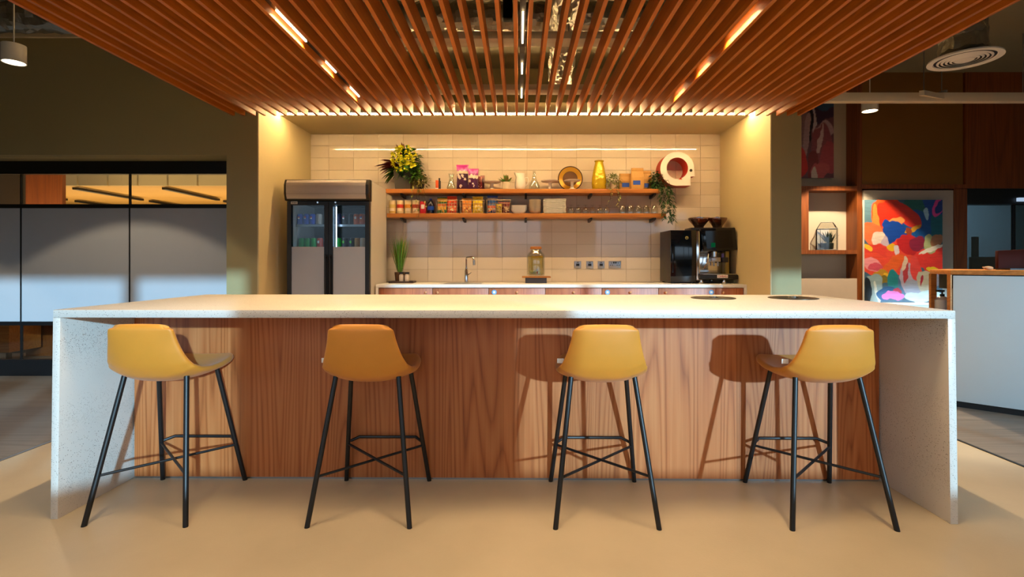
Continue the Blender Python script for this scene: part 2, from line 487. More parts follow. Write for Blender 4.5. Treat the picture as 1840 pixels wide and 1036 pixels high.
obj('leg', MB().box(PX(15, 6), PX(20, 6), 5.97, 6.01, 0, .12), BLACK, cb)

# ------------------------------------------------------------------ island
isl = thing('kitchen_island', 'long speckled terrazzo waterfall island with cherry wood front panel', 'island', (-.08, 2.865, 0))
IX0, IX1, IY0, IY1, IH, IT = -2.107, 1.950, 2.30, 3.43, .95, .036
obj('worktop', MB().box(IX0, IX1, IY0, IY1, IH - IT, IH, .003), TERR, isl)
for sgn, xo in ((1, IX0), (-1, IX1)):
    xt, xb = xo, xo - sgn * .012
    obj('side_panel', MB().prism([(xt, IH - IT), (xt + sgn * .034, IH - IT), (xb + sgn * .034, 0), (xb, 0)], IY0, IY1, 'y', .002), TERR, isl)
obj('front_panel', MB().box(IX0 + .034, IX1 - .034, 2.742, 2.762, .012, IH - IT), PANELW, isl, label='cherry wood veneer front')
obj('skirting', MB().box(IX0 + .034, IX1 - .034, 2.75, 2.762, 0, .012), STEEL, isl)
obj('carcass', MB().box(IX0 + .036, IX1 - .036, 2.763, 3.36, 0, IH - IT), CABW, isl)
for px, py, rr in ((1279, 535.2, .128), (1421, 535.2, .137)):
    s_ = (py - CY) / (EYE - IH); Y = F / s_; x = (px - CX) / s_
    o = obj('inset_lid', MB().lathe([(rr, 0), (rr, .004), (rr - .012, .006), (rr - .022, .003), (.03, .003), (.028, .007), (0, .007)], (x, Y, IH), 48), plain('dark_lid', '#3c3830', .3, .7), isl, label='round dark metal lid set in the worktop')
    obj('lid_button', MB().lathe([(.024, .0071), (.024, .011), (0, .011)], (x, Y, IH), 28), CHROME, o)
isl.rotation_euler.z = -radians(.63)

# ------------------------------------------------------------------ bar stools
stool = thing('bar_stool', '', 'stool', (0, 0, 0))
prof = [(-.214, .877, .126, .006), (-.220, .875, .135, .008), (-.225, .862, .1465, .014), (-.221, .81, .155, .024), (-.212, .75, .170, .032), (-.196, .695, .187, .040),
        (-.165, .648, .200, .050), (-.105, .620, .209, .052), (-.02, .614, .211, .044), (.08, .625, .207, .032), (.17, .645, .194, .018), (.225, .660, .172, .008), (.243, .664, .150, .004)]
def shell_fn(rows):
    n = len(rows) - 1
    def fn(u, v):
        f = v * n; i = min(int(f), n - 1); t = f - i
        a, b = rows[i], rows[i + 1]
        y, z, hw, cu = [a[k] * (1 - t) + b[k] * t for k in range(4)]
        dy, dz = b[0] - a[0], b[1] - a[1]; L = math.hypot(dy, dz)
        ny, nz = -dz / L, dy / L      # towards the sitter
        if v < .02: ny, nz = 1, 0
        q = u * 2 - 1
        k = cu * abs(q) ** 2.6
        return (hw * q, y + ny * k, z + nz * k)
    return fn
sh = obj('seat_shell', MB().grid(shell_fn(prof), 14, 24), MUSTARD, stool, angle=180, keep_normals=True)
md = sh.modifiers.new('thick', 'SOLIDIFY'); md.thickness = .030; md.offset = 0.
md = sh.modifiers.new('round', 'SUBSURF'); md.levels = 1; md.render_levels = 2
# the maker's tag
obj('maker_tag', MB().box(-.211, -.180, -.128, -.126, .70, .722, .0008), WHITE, sh, label='small white fabric tag')
RL = .0115
legs = {}
for nm, t, f in (('nl', (-.146, -.122, .636), (-.226, -.250, 0)), ('nr', (.146, -.122, .636), (.226, -.250, 0)),
                 ('fl', (-.148, .103, .640), (-.222, .238, 0)), ('fr', (.148, .103, .640), (.222, .238, 0))):
    t, f = Vector(t), Vector(f); legs[nm] = (t, f)
    d = (f - t).normalized(); side = d.cross(Vector((0, 0, 1))).normalized()
    mb = MB().tube([t, f + d * .02], RL, 12)
    for v in mb.bm.verts:       # feet cut flat on the floor
        if v.co.z < .02:
            v.co += d * ((0 - v.co.z) / d.z)
    obj('leg', mb, BLACK, stool)
def lp_(nm, z):
    t, f = legs[nm]; k = (t.z - z) / (t.z - f.z); return t.lerp(f, k)
obj('stretcher', MB().tube([lp_('nl', .205), lp_('fr', .205)], .0065, 8), BLACK, stool)
obj('stretcher', MB().tube([lp_('nr', .212), lp_('fl', .212)], .0065, 8), BLACK, stool)
a, b = lp_('fl', .222), lp_('fr', .222)
obj('footrest', MB().tube([a, (a.x + .045, a.y + .042, .235), (b.x - .045, b.y + .042, .235), b], .0075, 8), BLACK, stool)
obj('seat_frame', MB().tube([(-.10, -.09, .622), (.10, -.09, .622), (.10, .09, .633), (-.10, .09, .633)], .006, 8, closed=True), BLACK, stool)
lab = ['mustard bar stool standing nearest the left end of the island', 'second mustard bar stool from the left, right of the one in the corner',
       'third mustard bar stool from the left, its shadow on the cherry panel', 'mustard bar stool standing nearest the right end of the island']
for i, x in enumerate((-1.692, -.702, .390, 1.420)):
    o = stool if i == 0 else dup(stool, (0, 0, 0))
    o.location = (x, 2.492 - .0110 * (x + .08), 0); o.rotation_euler.z = -radians(.63)
    o['label'] = lab[i]; o['group'] = 'mustard bar stools at the island'

# ------------------------------------------------------------------ slatted canopy with its track lights
can = thing('slatted_canopy', 'hanging ceiling raft of orange wood slats over the island', 'ceiling raft', (-.06, 2.3, 2.585))
SZ0, SZ1, SY0, SY1 = 2.577, 2.700, -.3, 4.93
sx = [-.0186 - .101 * k for k in range(28)] + [.068 + .101 * k for k in range(27)]
sx.sort()
first = obj('slat', MB().box(sx[0] - .0125, sx[0] + .0125, SY0, SY1, SZ0, SZ1, .0015, 1), SLAT, can)
for x in sx[1:]:
    c = first.copy(); C.objects.link(c); c.location.x = first.location.x + x - sx[0]
for y in (.6, 1.6, 2.54, 3.58, 4.62):
    obj('carrier', MB().box(sx[0] - .02, sx[-1] + .02, y - .07, y + .07, SZ1, SZ1 + .05, .002), PALEC, can, label='cream painted cross rail')
for x in (-2.4, -1.2, .35, 1.2, 2.3):
    for y in (1.6, 3.58): obj('hanger', MB().tube([(x, y, SZ1 + .05), (x, y, 3.4)], .004, 6), STEEL, can)
LENS = glow('led_lens', '#ffd9a0', 11.)
def area(name, loc, sx_, sy_, power, col, rot=(0, 0, 0), spread=None):
    l = bpy.data.lights.new(name, 'AREA'); l.shape = 'RECTANGLE'; l.size = sx_; l.size_y = sy_; l.energy = power; l.color = col
    if spread: l.spread = spread
    o = bpy.data.objects.new(name, l); C.objects.link(o); o.location = loc; o.rotation_euler = rot
    return o
WARM = (1., .70, .37)
P_TRACK = 5.8
for tx, tz, wh in ((-1.398, 2.614, 'left'), (.025, 2.604, 'middle'), (1.3305, 2.640, 'right')):
    tr = thing('track_light', f'black linear track light in the {wh} gap of the slatted canopy', 'track light', (tx, 2.4, tz), group='track lights in the slatted canopy')
    obj('rail', MB().box(tx - .017, tx + .017, .3, 4.5, tz + .012, tz + .055), BLACK, tr)
    for y in (1.3, 1.9, 2.11, 3.055, 3.268, 3.815, 4.37):
        ln = .2 if y < 4.3 else .23
        ld = obj('light_module', MB().box(tx - .0055, tx + .0055, y - ln / 2, y + ln / 2, tz, tz + .010), LENS, tr, label='lit warm white segment')
        area('track_lamp', (tx, y, tz - .004), .009, ln, P_TRACK * {1.3: .6}.get(y, 1.), WARM, spread=radians(125))
    for y in (1.0, 3.5): obj('clip', MB().box(tx - .008, tx + .008, y - .02, y + .02, tz + .055, SZ1 + (.0 if y != 3.5 else .0)), BLACK, tr)

# LED strip along the lip of the alcove ceiling
STRIP = glow('led_strip_glow', '#ffd290', 190.)
ls = thing('light_strip', 'glowing warm light strip along the front lip of the alcove ceiling', 'light strip', (0, 5.38, 2.72))
obj('channel', MB().box(AL + .013, AR - .013, 5.378, 5.39, 2.735, 2.757), STEEL, ls)
obj('diffuser', MB().box(AL + .013, AR - .013, 5.372, 5.389, 2.7185, 2.735), STRIP, ls, label='glowing warm white diffuser')

# ---- pendant spots, ducts and rails under the ceiling
def pendant(px, py, Y, label, power, cone, zc=3.4, r=.075, h=.14, blend=.12):
    x, z = PX(px, Y), PZ(py, Y)
    t = thing('pendant_spotlight', label, 'pendant light', (x, Y, z), group='white cylinder pendant spotlights')
    obj('shade', MB().lathe([(r - .006, .03), (r - .006, .002), (r, 0), (r, h), (.01, h + .004), (.0, h + .004)], (x, Y, z), 32, cap=False), WHITE, t)
    obj('lamp', MB().cyl((x, Y, z + .012), r - .008, .012), glow('pendant_glow', '#ffe6bc', 12.), t, label='glowing lamp face')
    obj('cord', MB().tube([(x, Y, z + h), (x, Y, zc)], .005, 6), WHITE, t)
    l = bpy.data.lights.new('pendant_lamp', 'SPOT'); l.energy = power; l.color = (1, .78, .5); l.spot_size = 2 * radians(cone); l.spot_blend = blend; l.shadow_soft_size = .03
    o = bpy.data.objects.new('pendant_lamp', l); C.objects.link(o); o.location = (x, Y, z - .01)
pendant(25, 113, 4.0, 'white cylinder pendant lamp hanging at the far left', 70, 50)
pendant(1563, 200, 5.35, 'white cylinder pendant lamp in front of the brown wall panel', 300, 44)
# the same row of pendants goes on past the picture's edges
pendant(-580, 113, 4.0, 'white cylinder pendant lamp further along the left wall', 70, 50)
pendant(1900, 113, 4.0, 'white cylinder pendant lamp over the reception desk', 60, 48)

duct = thing('foil_duct', 'wrinkled silver foil air duct running across above the slats', 'air duct', (-2, 4.25, 3.1))
def bumpy(pts, r, n=26, seed=1, j=.011):
    rr = random.Random(seed); P = []
    A, B = Vector(pts[0]), Vector(pts[1]); K = int((B - A).length / .05)
    mb = MB().tube([A.lerp(B, k / K) for k in range(K + 1)], [r * (1 + .05 * rr.uniform(-1, 1)) for _ in range(K + 1)], n)
    for v in mb.bm.verts: v.co += Vector((rr.uniform(-1, 1), rr.uniform(-1, 1), rr.uniform(-1, 1))) * j
    return mb
obj('sleeve', bumpy([(-7.5, 4.25, 3.2), (2.2, 4.25, 3.2)], .12), FOIL, duct, angle=14)
for x in (-5.5, -3.6, -1.8, .9): obj('strap', MB().box(x - .015, x + .015, 4.125, 4.375, 3.325, 3.4), STEEL, duct)
d2 = thing('foil_duct', 'silver foil duct branch running front to back above the slats', 'air duct', (.38, 4.0, 2.9))
obj('sleeve', bumpy([(.30, 2.7, 2.93), (.40, 5.0, 2.93)], .105, seed=4, j=.015), FOIL, d2, angle=14)
obj('strap', MB().box(.36, .40, 4.6, 4.64, 3.02, 3.4), STEEL, d2)
cu = obj('sensor_box', MB().box(-.12, -.05, 3.92, 4.0, 3.04, 3.2, .006).tube([(-.085, 3.96, 3.2), (-.085, 3.96, 3.4)], .006, 6), plain('matt_black', '#0a0a0b', .9, spec=.1))
tag(cu, 'small black box in front of the foil duct above the slats', 'sensor')

df = thing('air_diffuser', 'round white ceiling air diffuser with ringed slots on a foil duct', 'air diffuser', (PX(1733, 4.0), 4.0, PZ(108, 4.0)))
x, z = PX(1733, 4.0), PZ(108, 4.0)
mb = MB().lathe([(.105, .05), (.232, .012), (.235, 0), (.195, .0), (.178, .02)], (x, 4.0, z), 56, cap=False)
obj('rim', mb, WHITE, df)
for k, rr in enumerate((.172, .145, .118, .091)):
    obj('ring_vane', MB().lathe([(rr, .002), (rr - .015, -.003), (rr - .015, -.001), (rr, .004), (rr, .002)], (x, 4.0, z), 56, cap=False), WHITE, df)
obj('centre_cone', MB().lathe([(0, -.004), (.06, -.004), (.078, .012), (.07, .02), (0, .02)], (x, 4.0, z), 40), WHITE, df)
obj('slot_shade', MB().lathe([(.195, .006), (.12, .008), (0, .008)], (x, 4.0, z), 40, cap=False), BLACK, df)  # black disc put in as the shade between the ring vanes
obj('foil_neck', bumpy([(x - .01, 4.0, z + .05), (x + .02, 4.05, 3.4)], .15, 30, 9), FOIL, df, angle=14)

sr = thing('suspended_rail', 'pale suspended rail hung on wires in front of the brown panels', 'ceiling rail', (4.2, 5.0, 2.8))
z0, z1 = PZ(184, 5.0), PZ(168, 5.0)
obj('bar', MB().box(PX(1470, 5.0), 6.2, 4.96, 5.04, z0, z1, .006), PALEC, sr)
obj('bar', MB().prism([(PX(1653, 4.85), 4.86), (PX(1660, 4.85), 4.84), (PX(1690, 5.0), 4.955), (PX(1682, 5), 4.955)], z0 + .02, z1 - .02, 'z'), PALEC, sr, label='short slanting branch bar')
for px in (1660, 1692, 1838): obj('wire', MB().tube([(PX(px, 5), 5, z1), (PX(px, 5), 5, 3.4)], .004, 6), STEEL, sr)
obj('bracket', MB().box(PX(1689, 5), PX(1695, 5), 4.95, 5.05, z1, z1 + .02), STEEL, sr)
# ------------------------------------------------------------------ worktop run under the shelves
WY, WZ = 5.47, .932
wt = thing('back_worktop', 'white worktop running under the tiled wall, wrapping down at its ends', 'worktop', (.46, 5.84, 0))
WX0, WX1 = PX(675, WY), AR - .014
obj('slab', MB().box(WX0, WX1, WY, YB - .016, WZ - .034, WZ, .003), WHITE, wt)
obj('end_panel', MB().box(WX0, WX0 + .028, WY, YB - .016, 0, WZ - .034), WHITE, wt)
obj('end_panel', MB().box(WX1 - .028, WX1, WY, YB - .016, 0, WZ - .034), WHITE, wt)
LOCK = plain('blue_sticker', '#5f9bd0', .5)
KNOB = plain('wooden_knob', '#b9855c', .4)
cuts = [WX0 + .03] + [PX(p, WY) for p in (777, 878, 980, 1082, 1184, 1287)] + [WX1 - .03]
knobs = [765, 786, 929, 1031, 1133, 1197, 1300]
stick = [None, None, 888, None, 1092, 1279, None]
clab = ['cherry wood base cabinet at the left end beside the fridge, knob at its right', 'cherry wood base cabinet below the tap, knob at its left', 'cherry wood base cabinet with a blue sticker, below the shelf\'s snack baskets',
        'cherry wood base cabinet below the drinks dispenser, no sticker', 'cherry wood base cabinet with a blue sticker below the wall sockets', 'cherry wood base cabinet below the coffee machine, blue sticker at its right', 'narrow cherry wood base cabinet at the right end of the run']
for i, (a, b) in enumerate(zip(cuts, cuts[1:])):
    t = thing('base_cabinet', clab[i], 'cabinet', ((a + b) / 2, 5.85, 0), group='base cabinets under the back worktop')
    obj('body', MB().box(a + .001, b - .001, WY + .035, YB - .02, .1, WZ - .036), CABW, t)
    obj('plinth', MB().box(a + .001, b - .001, WY + .08, YB - .02, 0, .1), BLACK, t)
    d = obj('door', MB().box(a + .003, b - .003, WY + .014, WY + .034, .11, WZ - .041, .001), CABW, t)
    x = PX(knobs[i], WY)
    obj('knob', MB().lathe([(.006, 0), (.006, -.012), (.014, -.017), (.015, -.024), (.009, -.028), (0, -.028)], (x, WY + .014, .845), 20, axis='y') if False else
        MB().cyl((x, WY - .012, .845), .014, .018, 'y', 20, .004) if False else MB().sphere((x, WY + .000, .845), .0145, 2).box(x - .005, x + .005, WY, WY + .0138, .84, .85), KNOB, d)
    if stick[i]:
        xs_ = PX(stick[i], WY)
        mb = MB(); mb.lathe([(.026, 0), (.026, .003), (0, .003)], (xs_, WY + .0105, .848), 28, axis='y'); mb.m = 1
        mb.box(xs_ - .012, xs_ + .012, WY + .0095, WY + .0104, .836, .860)
        obj('sticker', mb, [LOCK, WHITE], d, label='round blue sticker')

# tap and undermount sink
tp = thing('kitchen_tap', 'chrome swan neck tap standing by the sink', 'tap', (PX(838, 6.0), 6.0, WZ))
x = PX(838, 6.0)
obj('body', MB().lathe([(.026, 0), (.026, .008), (.021, .012), (.021, .14), (.014, .155), (.0135, .17)], (x, 6.0, WZ), 24), CHROME, tp)
pts = [(x, 6.0, WZ + .165), (x, 6.0, WZ + .275)] + [(x + .022 * (1 - cos(a)), 6.0 - .022 * (1 - cos(a)), WZ + .275 + .022 * sin(a)) for a in (.5, 1., 1.5)]
pts += [(x + .07, 5.93, WZ + .298), (x + .09, 5.91, WZ + .285), (x + .097, 5.903, WZ + .26)]
obj('spout', MB().tube(pts, .0105, 12), CHROME, tp)
obj('nozzle', MB().tube([(x + .097, 5.903, WZ + .262), (x + .099, 5.901, WZ + .205)], .0145, 14), STEEL, tp)
obj('handle', MB().tube([(x + .02, 6.0, WZ + .09), (x + .06, 5.985, WZ + .12)], [.008, .005], 8), CHROME, tp)
sk = obj('sink', MB().box(PX(800, 5.75), PX(866, 5.75), 5.62, 5.9, WZ + .0005, WZ + .003, .001), STEEL); tag(sk, 'steel sink set into the white worktop below the tap', 'sink')

# tray with grass plant and two bottles
X = lambda px: PX(px, 5.9)
tray = obj('tray', MB().box(X(702), X(745), 5.80, 6.0, WZ, WZ + .012, .003).box(X(702), X(745), 5.80, 5.808, WZ + .01, WZ + .022).box(X(702), X(745), 5.992, 6.0, WZ + .01, WZ + .022).box(X(702), X(702) + .008, 5.80, 6.0, WZ + .01, WZ + .022).box(X(745) - .008, X(745), 5.80, 6.0, WZ + .01, WZ + .022), plain('dark_brown_tray', '#3a2414', .5))
tag(tray, 'dark brown tray on the worktop beside the fridge', 'tray')
gp = thing('grass_plant', 'tall green grass plant in a brown basket pot on the tray', 'plant', (X(718), 5.92, WZ + .012))
gx, gy, gz = X(718), 5.92, WZ + .0125
obj('pot', MB().lathe([(.042, 0), (.052, .01), (.062, .11), (.058, .112), (.05, .1), (0, .098)], (gx, gy, gz), 28), plain('basket_pot', '#5a3a22', .8, bump=.5, bscale=160), gp)
mb = MB()
rg = random.Random(3)
for k in range(95):
    a = rg.uniform(0, 2 * pi); r0 = rg.uniform(0, .035); tilt = rg.uniform(0, .32)
    mb.m = 1 if rg.random() < .3 else 0
    mb.leaf((gx + r0 * cos(a), gy + r0 * sin(a) * .7, gz + .09), (sin(tilt) * cos(a), sin(tilt) * sin(a) * .6, cos(tilt)), rg.uniform(.28, .50), rg.uniform(.008, .014), .05)
mb.m = 2
mb.leaf((gx + .02, gy - .02, gz + .24), (.16, -.03, 1), .24, .045, .0).leaf((gx + .03, gy - .02, gz + .26), (.12, -.03, 1), .20, .03, .0)
obj('foliage', mb, [LEAFG, LEAFO, plain('yellow_green_leaf', '#b5b82e', .5)], gp)
for k, px in enumerate((723, 733)):
    t = thing('soap_bottle', ('clear dispenser bottle with black cap on the tray, beside the basket pot', 'clear dispenser bottle with black cap on the right of the tray')[k], 'bottle', (X(px), 5.85, WZ + .0125), group='capped bottles on the tray')
    obj('glass_body', MB().lathe([(.024, 0), (.026, .004), (.026, .075), (.018, .088), (.016, .095)], (X(px), 5.85, WZ + .0125), 22), plain('milky_glass', '#d9c8b8', .25), t)
    obj('cap', MB().lathe([(.027, .092), (.027, .112), (0, .114)], (X(px), 5.85, WZ + .0125), 22), BLACK, t)

# drinks dispenser on a wooden stand
X = lambda px: PX(px, 5.85)
st = thing('dispenser_stand', 'small wooden stand on a dark base below the drinks dispenser', 'stand', (X(963), 5.85, WZ))
obj('top', MB().box(X(938), X(989), 5.76, 5.96, WZ + .062, WZ + .078, .004), SHELFW, st)
obj('base', MB().box(X(944), X(982), 5.80, 5.94, WZ, WZ + .062, .004), plain('slate_grey', '#4a4c54', .5), st)
dd = thing('drinks_dispenser', 'glass jar dispenser with yellow drink, fruit and a wooden lid', 'dispenser', (X(963), 5.86, WZ + .0785))
dz = WZ + .0785; dx = X(963)
obj('jar', MB().lathe([(.07, 0), (.094, .006), (.1, .02), (.1, .235), (.09, .262), (.065, .285), (.058, .30), (.06, .308), (.055, .308), (.052, .298), (.06, .28), (.085, .258), (.095, .235), (.095, .02), (.06, .012), (0, .012)], (dx, 5.86, dz), 40), GLASS, dd)
obj('drink', MB().lathe([(.06, .014), (.093, .022), (.093, .232), (.0, .234)], (dx, 5.86, dz), 36), thin_glass('lemon_water', '#f2ebc4', .05, .05, .2), dd)
obj('lid', MB().lathe([(.062, .308), (.066, .312), (.066, .333), (.058, .338), (0, .338)], (dx, 5.86, dz), 32), SHELFW, dd)
mb = MB()
for a, b, c in ((-.04, -.02, .03), (-.05, .03, .035), (-.01, -.05, .03), (.03, -.03, .024), (.0, .03, .05)): mb.sphere((dx + a, 5.86 + b, dz + .03 + c * .4), .026, 2, (1, 1, .8))
obj('lime_slices', mb, plain('lime', '#8fa018', .4), dd)
mb = MB()
rg = random.Random(5)
for k in range(30):
    a = rg.uniform(0, 6.28); r = rg.uniform(.02, .072); mb.sphere((dx + r * cos(a), 5.86 + r * sin(a), dz + .222 + rg.uniform(-.006, .004)), .022, 1, (1, 1, .5))
obj('lemon_slices', mb, plain('lemon', '#d3b414', .4), dd)
obj('spigot', MB().tube([(dx + .01, 5.76, dz + .05), (dx + .01, 5.72, dz + .05), (dx + .01, 5.715, dz + .03)], .009, 10).box(dx + .004, dx + .016, 5.725, 5.735, dz + .055, dz + .085), CHROME, dd)

# wall sockets
for k, (px, wd) in enumerate(((1038, .083), (1059.5, .083), (1080, .083), (1104.5, .148))):
    x = PX(px, 6.205); z = PZ(475, 6.205)
    t = thing('wall_socket', ('leftmost chrome switch plate on the tiles', 'second chrome switch plate from the left on the tiles', 'third chrome switch plate, next to the wide double socket', 'wide chrome double socket on the tiles')[k], 'socket', (x, 6.205, z), group='chrome plates on the tiled wall')
    obj('plate', MB().box(x - wd / 2, x + wd / 2, 6.196, 6.2065, z - .043, z + .043, .003), STEEL, t)
    if k < 3:
        obj('switch', MB().box(x - .02, x + .02, 6.191, 6.196, z - .018, z + .012, .002), BLACK, t)
        obj('indicator', MB().box(x - .012, x + .012, 6.193, 6.196, z + .022, z + .03), BLACK, t)
    else:
        for s in (-1, 1):
            mb = MB()
            for a, b in ((0, .018), (-.012, -.008), (.012, -.008)): mb.box(x + s * .04 + a - .0035, x + s * .04 + a + .0035, 6.193, 6.196, z + b - .006, z + b + .006)
            obj('pin_holes', mb, BLACK, t)
        for s in (-1, 1): obj('switch', MB().box(x + s * .012 - .008, x + s * .012 + .008, 6.192, 6.196, z + .012, z + .034, .001), BLACK, t)

# ------------------------------------------------------------------ drinks fridge with two glass doors
FY = 5.30
fx0, fx1 = PX(515, FY), PX(664, FY)
fr = thing('display_fridge', 'tall black two-door glass fridge with pale side and lit header', 'fridge', ((fx0 + fx1) / 2, 5.62, 0))
hz0, hz1 = PZ(361, FY), PZ(322, FY)
FSIDE = plain('fridge_side', '#d5cfc6', .35, vary=.02)
FIN = plain('fridge_inside', '#2c3236', .5)
obj('side_wall', MB().box(fx0, fx0 + .03, FY + .06, 5.98, .08, hz1 - .01), FSIDE, fr)
obj('side_wall', MB().box(fx1 - .03, fx1, FY + .06, 5.98, .08, hz1 - .01), FSIDE, fr)
obj('back_wall', MB().box(fx0 + .03, fx1 - .03, 5.95, 5.98, .08, hz1 - .01), FIN, fr)
obj('roof', MB().box(fx0 + .03, fx1 - .03, FY + .06, 5.95, hz0, hz1 - .01), FIN, fr)
obj('base', MB().box(fx0 + .03, fx1 - .03, FY + .06, 5.95, .08, .3), BLACK, fr)
for sx_ in (fx0 + .06, fx1 - .06):
    for y in (5.42, 5.92): obj('foot', MB().cyl((sx_, y, 0), .02, .08), BLACK, fr)
hd = obj('header', MB().prism([(FY + .07, hz0), (FY - .015, hz0 + .004), (FY - .04, hz0 + .07), (FY - .04, hz1 - .06), (FY - .012, hz1 - .004), (FY + .07, hz1)], fx0 - .012, fx1 + .004, 'x', .004), BLACK, fr)
prof_h = [(FY - .018, hz0 + .014), (FY - .036, hz0 + .05), (FY - .043, hz0 + .09), (FY - .043, hz1 - .07), (FY - .036, hz1 - .04), (FY - .018, hz1 - .012)]
obj('sign_panel', MB().prism(prof_h, fx0 + .012, fx1 - .03, 'x', .001), plain('silver_panel', '#b9b0ab', .35), hd, label='blank curved silver header panel')
dz0, dz1 = .32, hz0 - .004
xm0, xm1 = PX(582.5, FY), PX(598, FY); xm = (xm0 + xm1) / 2
gt, gb = PZ(368, FY), PZ(443, FY)
for k, (a, b, ga, gb_) in enumerate(((fx0 + .004, xm - .002, PX(523, FY), xm0), (xm + .002, fx1 - .004, xm1, PX(656, FY)))):
    d = obj('door', MB().box(a, ga, FY, FY + .045, dz0, dz1).box(gb_, b, FY, FY + .045, dz0, dz1).box(ga, gb_, FY, FY + .045, gt, dz1).box(ga, gb_, FY, FY + .045, dz0, dz0 + .06), BLACK, fr)
    obj('glass_pane', MB().box(ga, gb_, FY + .018, FY + .026, gb, gt), FRGLASS, d)
    obj('frosted_panel', MB().box(ga, gb_, FY + .012, FY + .03, dz0 + .06, gb), plain('fridge_frost', '#a3a8b4', .3, vary=.02), d, label='pale frosted lower panel')
    obj('lock', MB().lathe([(.0, -.006), (.009, -.006), (.009, 0)], (PX((571, 603)[k], FY), FY, PZ(363.5, FY)), 16, axis='x') if False else MB().cyl((PX((571, 603)[k], FY), FY - .006, PZ(363.5, FY)), .009, .006, 'y', 16), CHROME, d)
    obj('handle', MB().tube([(xm + (-.022, .022)[k], FY - .03, .8), (xm + (-.022, .022)[k], FY - .03, 1.25)], .008, 8).box(xm + (-.026, .018)[k], xm + (-.018, .026)[k], FY - .03, FY, .82, .84).box(xm + (-.026, .018)[k], xm + (-.018, .026)[k], FY - .03, FY, 1.21, 1.23), BLACK, d)
    lx = (xm0 - .012, xm1 + .012)[k]
    obj('light_tube', MB().tube([(lx, FY + .07, .9), (lx, FY + .07, gt - .01)], .006, 8), glow('fridge_tube', '#c0e0ff', 10.), fr, label='lit bluish tube')
mb = MB(); mb.box(PX(523, FY), PX(534.5, FY), FY - .004, FY, PZ(366.3, FY), PZ(361.9, FY)); mb.m = 1
for k in range(5): mb.box(PX(524.5 + k * 1.9, FY), PX(525.6 + k * 1.9, FY), FY - .005, FY - .004, PZ(365.3, FY), PZ(363, FY))
obj('badge', mb, [WHITE, BLACK], fr, label='small white badge with dark lettering')
SHZ = (PZ(403.5, 5.5), PZ(403.5, 5.5) - .258, .95, .62)
for z in SHZ:
    mb = MB().box(fx0 + .035, fx1 - .035, 5.44, 5.452, z - .024, z - .001)
    for k in range(22): 
        x = fx0 + .05 + (fx1 - fx0 - .1) * k / 21; mb.box(x - .003, x + .003, 5.45, 5.94, z - .008, z - .001)
    obj('shelf', mb, STEEL, fr)
def can_mat(name, c): return plain(name, c, .28, 0., vary=.03)
CANM = {'blue': can_mat('can_blue', '#1648c0'), 'black': can_mat('can_black', '#16161c'), 'orange': can_mat('can_orange', '#d8641a'), 'green': can_mat('can_green', '#149a38'),
        'red': can_mat('can_red', '#b8452c'), 'amber': can_mat('can_amber', '#9a6a24'), 'silver': can_mat('can_silver', '#b8a694'), 'lime': can_mat('can_lime', '#54b81e'), 'white': WHITE, 'navy': can_mat('can_navy', '#14244a'), 'lid': STEEL, 'dot': can_mat('can_dot_red', '#c8202c')}
def can(x, y, z, body, mark, label):
    c = obj('drink_can', MB().lathe([(.024, 0), (.033, .006), (.033, .102), (.027, .114)], (x, y, z), 20), CANM[body])
    tag(c, label, 'can', 'drink cans in the glass fridge')
    obj('lid', MB().lathe([(.027, .1142), (.026, .1162), (0, .1155)], (x, y, z), 20, cap=False), STEEL, c)
    if mark:
        # printed roundel wrapped on the front of the can
        mb = MB()
        def half(v0):
            return lambda u, v: (x - .004 + .0334 * sin((u - .5) * .85), y - .0334 * cos((u - .5) * .85), z + .072 + (v0 + v * .5 - .5) * .030 * math.sqrt(max(.05, 1 - (2 * u - 1) ** 2)))
        mb.grid(half(.5), 6, 1); mb.m = 1; mb.grid(half(0.), 6, 1)
        obj('printed_mark', mb, [CANM[mark], CANM[mark] if mark == 'lime' else WHITE], c)
CN = [(540, 0, 'blue', 'dot', 'blue can with a red roundel, leftmost on the upper fridge shelf'), (551, 0, 'blue', 'dot', 'blue can with a red roundel, second from the left on the upper fridge shelf'),
      (562, 0, 'blue', 'dot', 'blue can with a red roundel, third from the left on the upper fridge shelf'), (573.5, 0, 'silver', None, 'pale brown can right of the blue cans, by the fridge\'s middle post'),
      (609, 0, 'navy', None, 'dark navy can at the left of the right door, upper shelf'), (619.5, 0, 'black', 'dot', 'black can with a red roundel behind the right fridge door'),
      (630.5, 0, 'black', None, 'plain black can behind the right fridge door, upper shelf'), (641, 0, 'orange', 'white', 'orange can with a white mark behind the right fridge door'),
      (651, 0, 'orange', 'blue', 'orange can with a blue mark at the far right of the fridge'),
      (542.5, 1, 'green', None, 'green can, leftmost on the lower fridge shelf'), (553, 1, 'green', None, 'green can, second from the left on the lower fridge shelf'), (564, 1, 'green', None, 'green can, third from the left on the lower fridge shelf'),
      (575, 1, 'red', 'white', 'red can right of the three green cans, lower fridge shelf'), (608, 1, 'green', None, 'green can at the left of the right door, lower shelf'),
      (619.5, 1, 'black', 'lime', 'black can with a lime green mark, left of its twin on the lower shelf'), (632.5, 1, 'black', 'lime', 'black can with a lime green mark, beside the amber can'),
      (642.5, 1, 'amber', None, 'amber brown can on the lower shelf behind the right door'), (652.5, 1, 'silver', None, 'tan can at the far right of the lower fridge shelf')]
for px, r_, bo, mk, lb in CN: can(PX(px, 5.5), 5.5, SHZ[r_], bo, mk, lb)

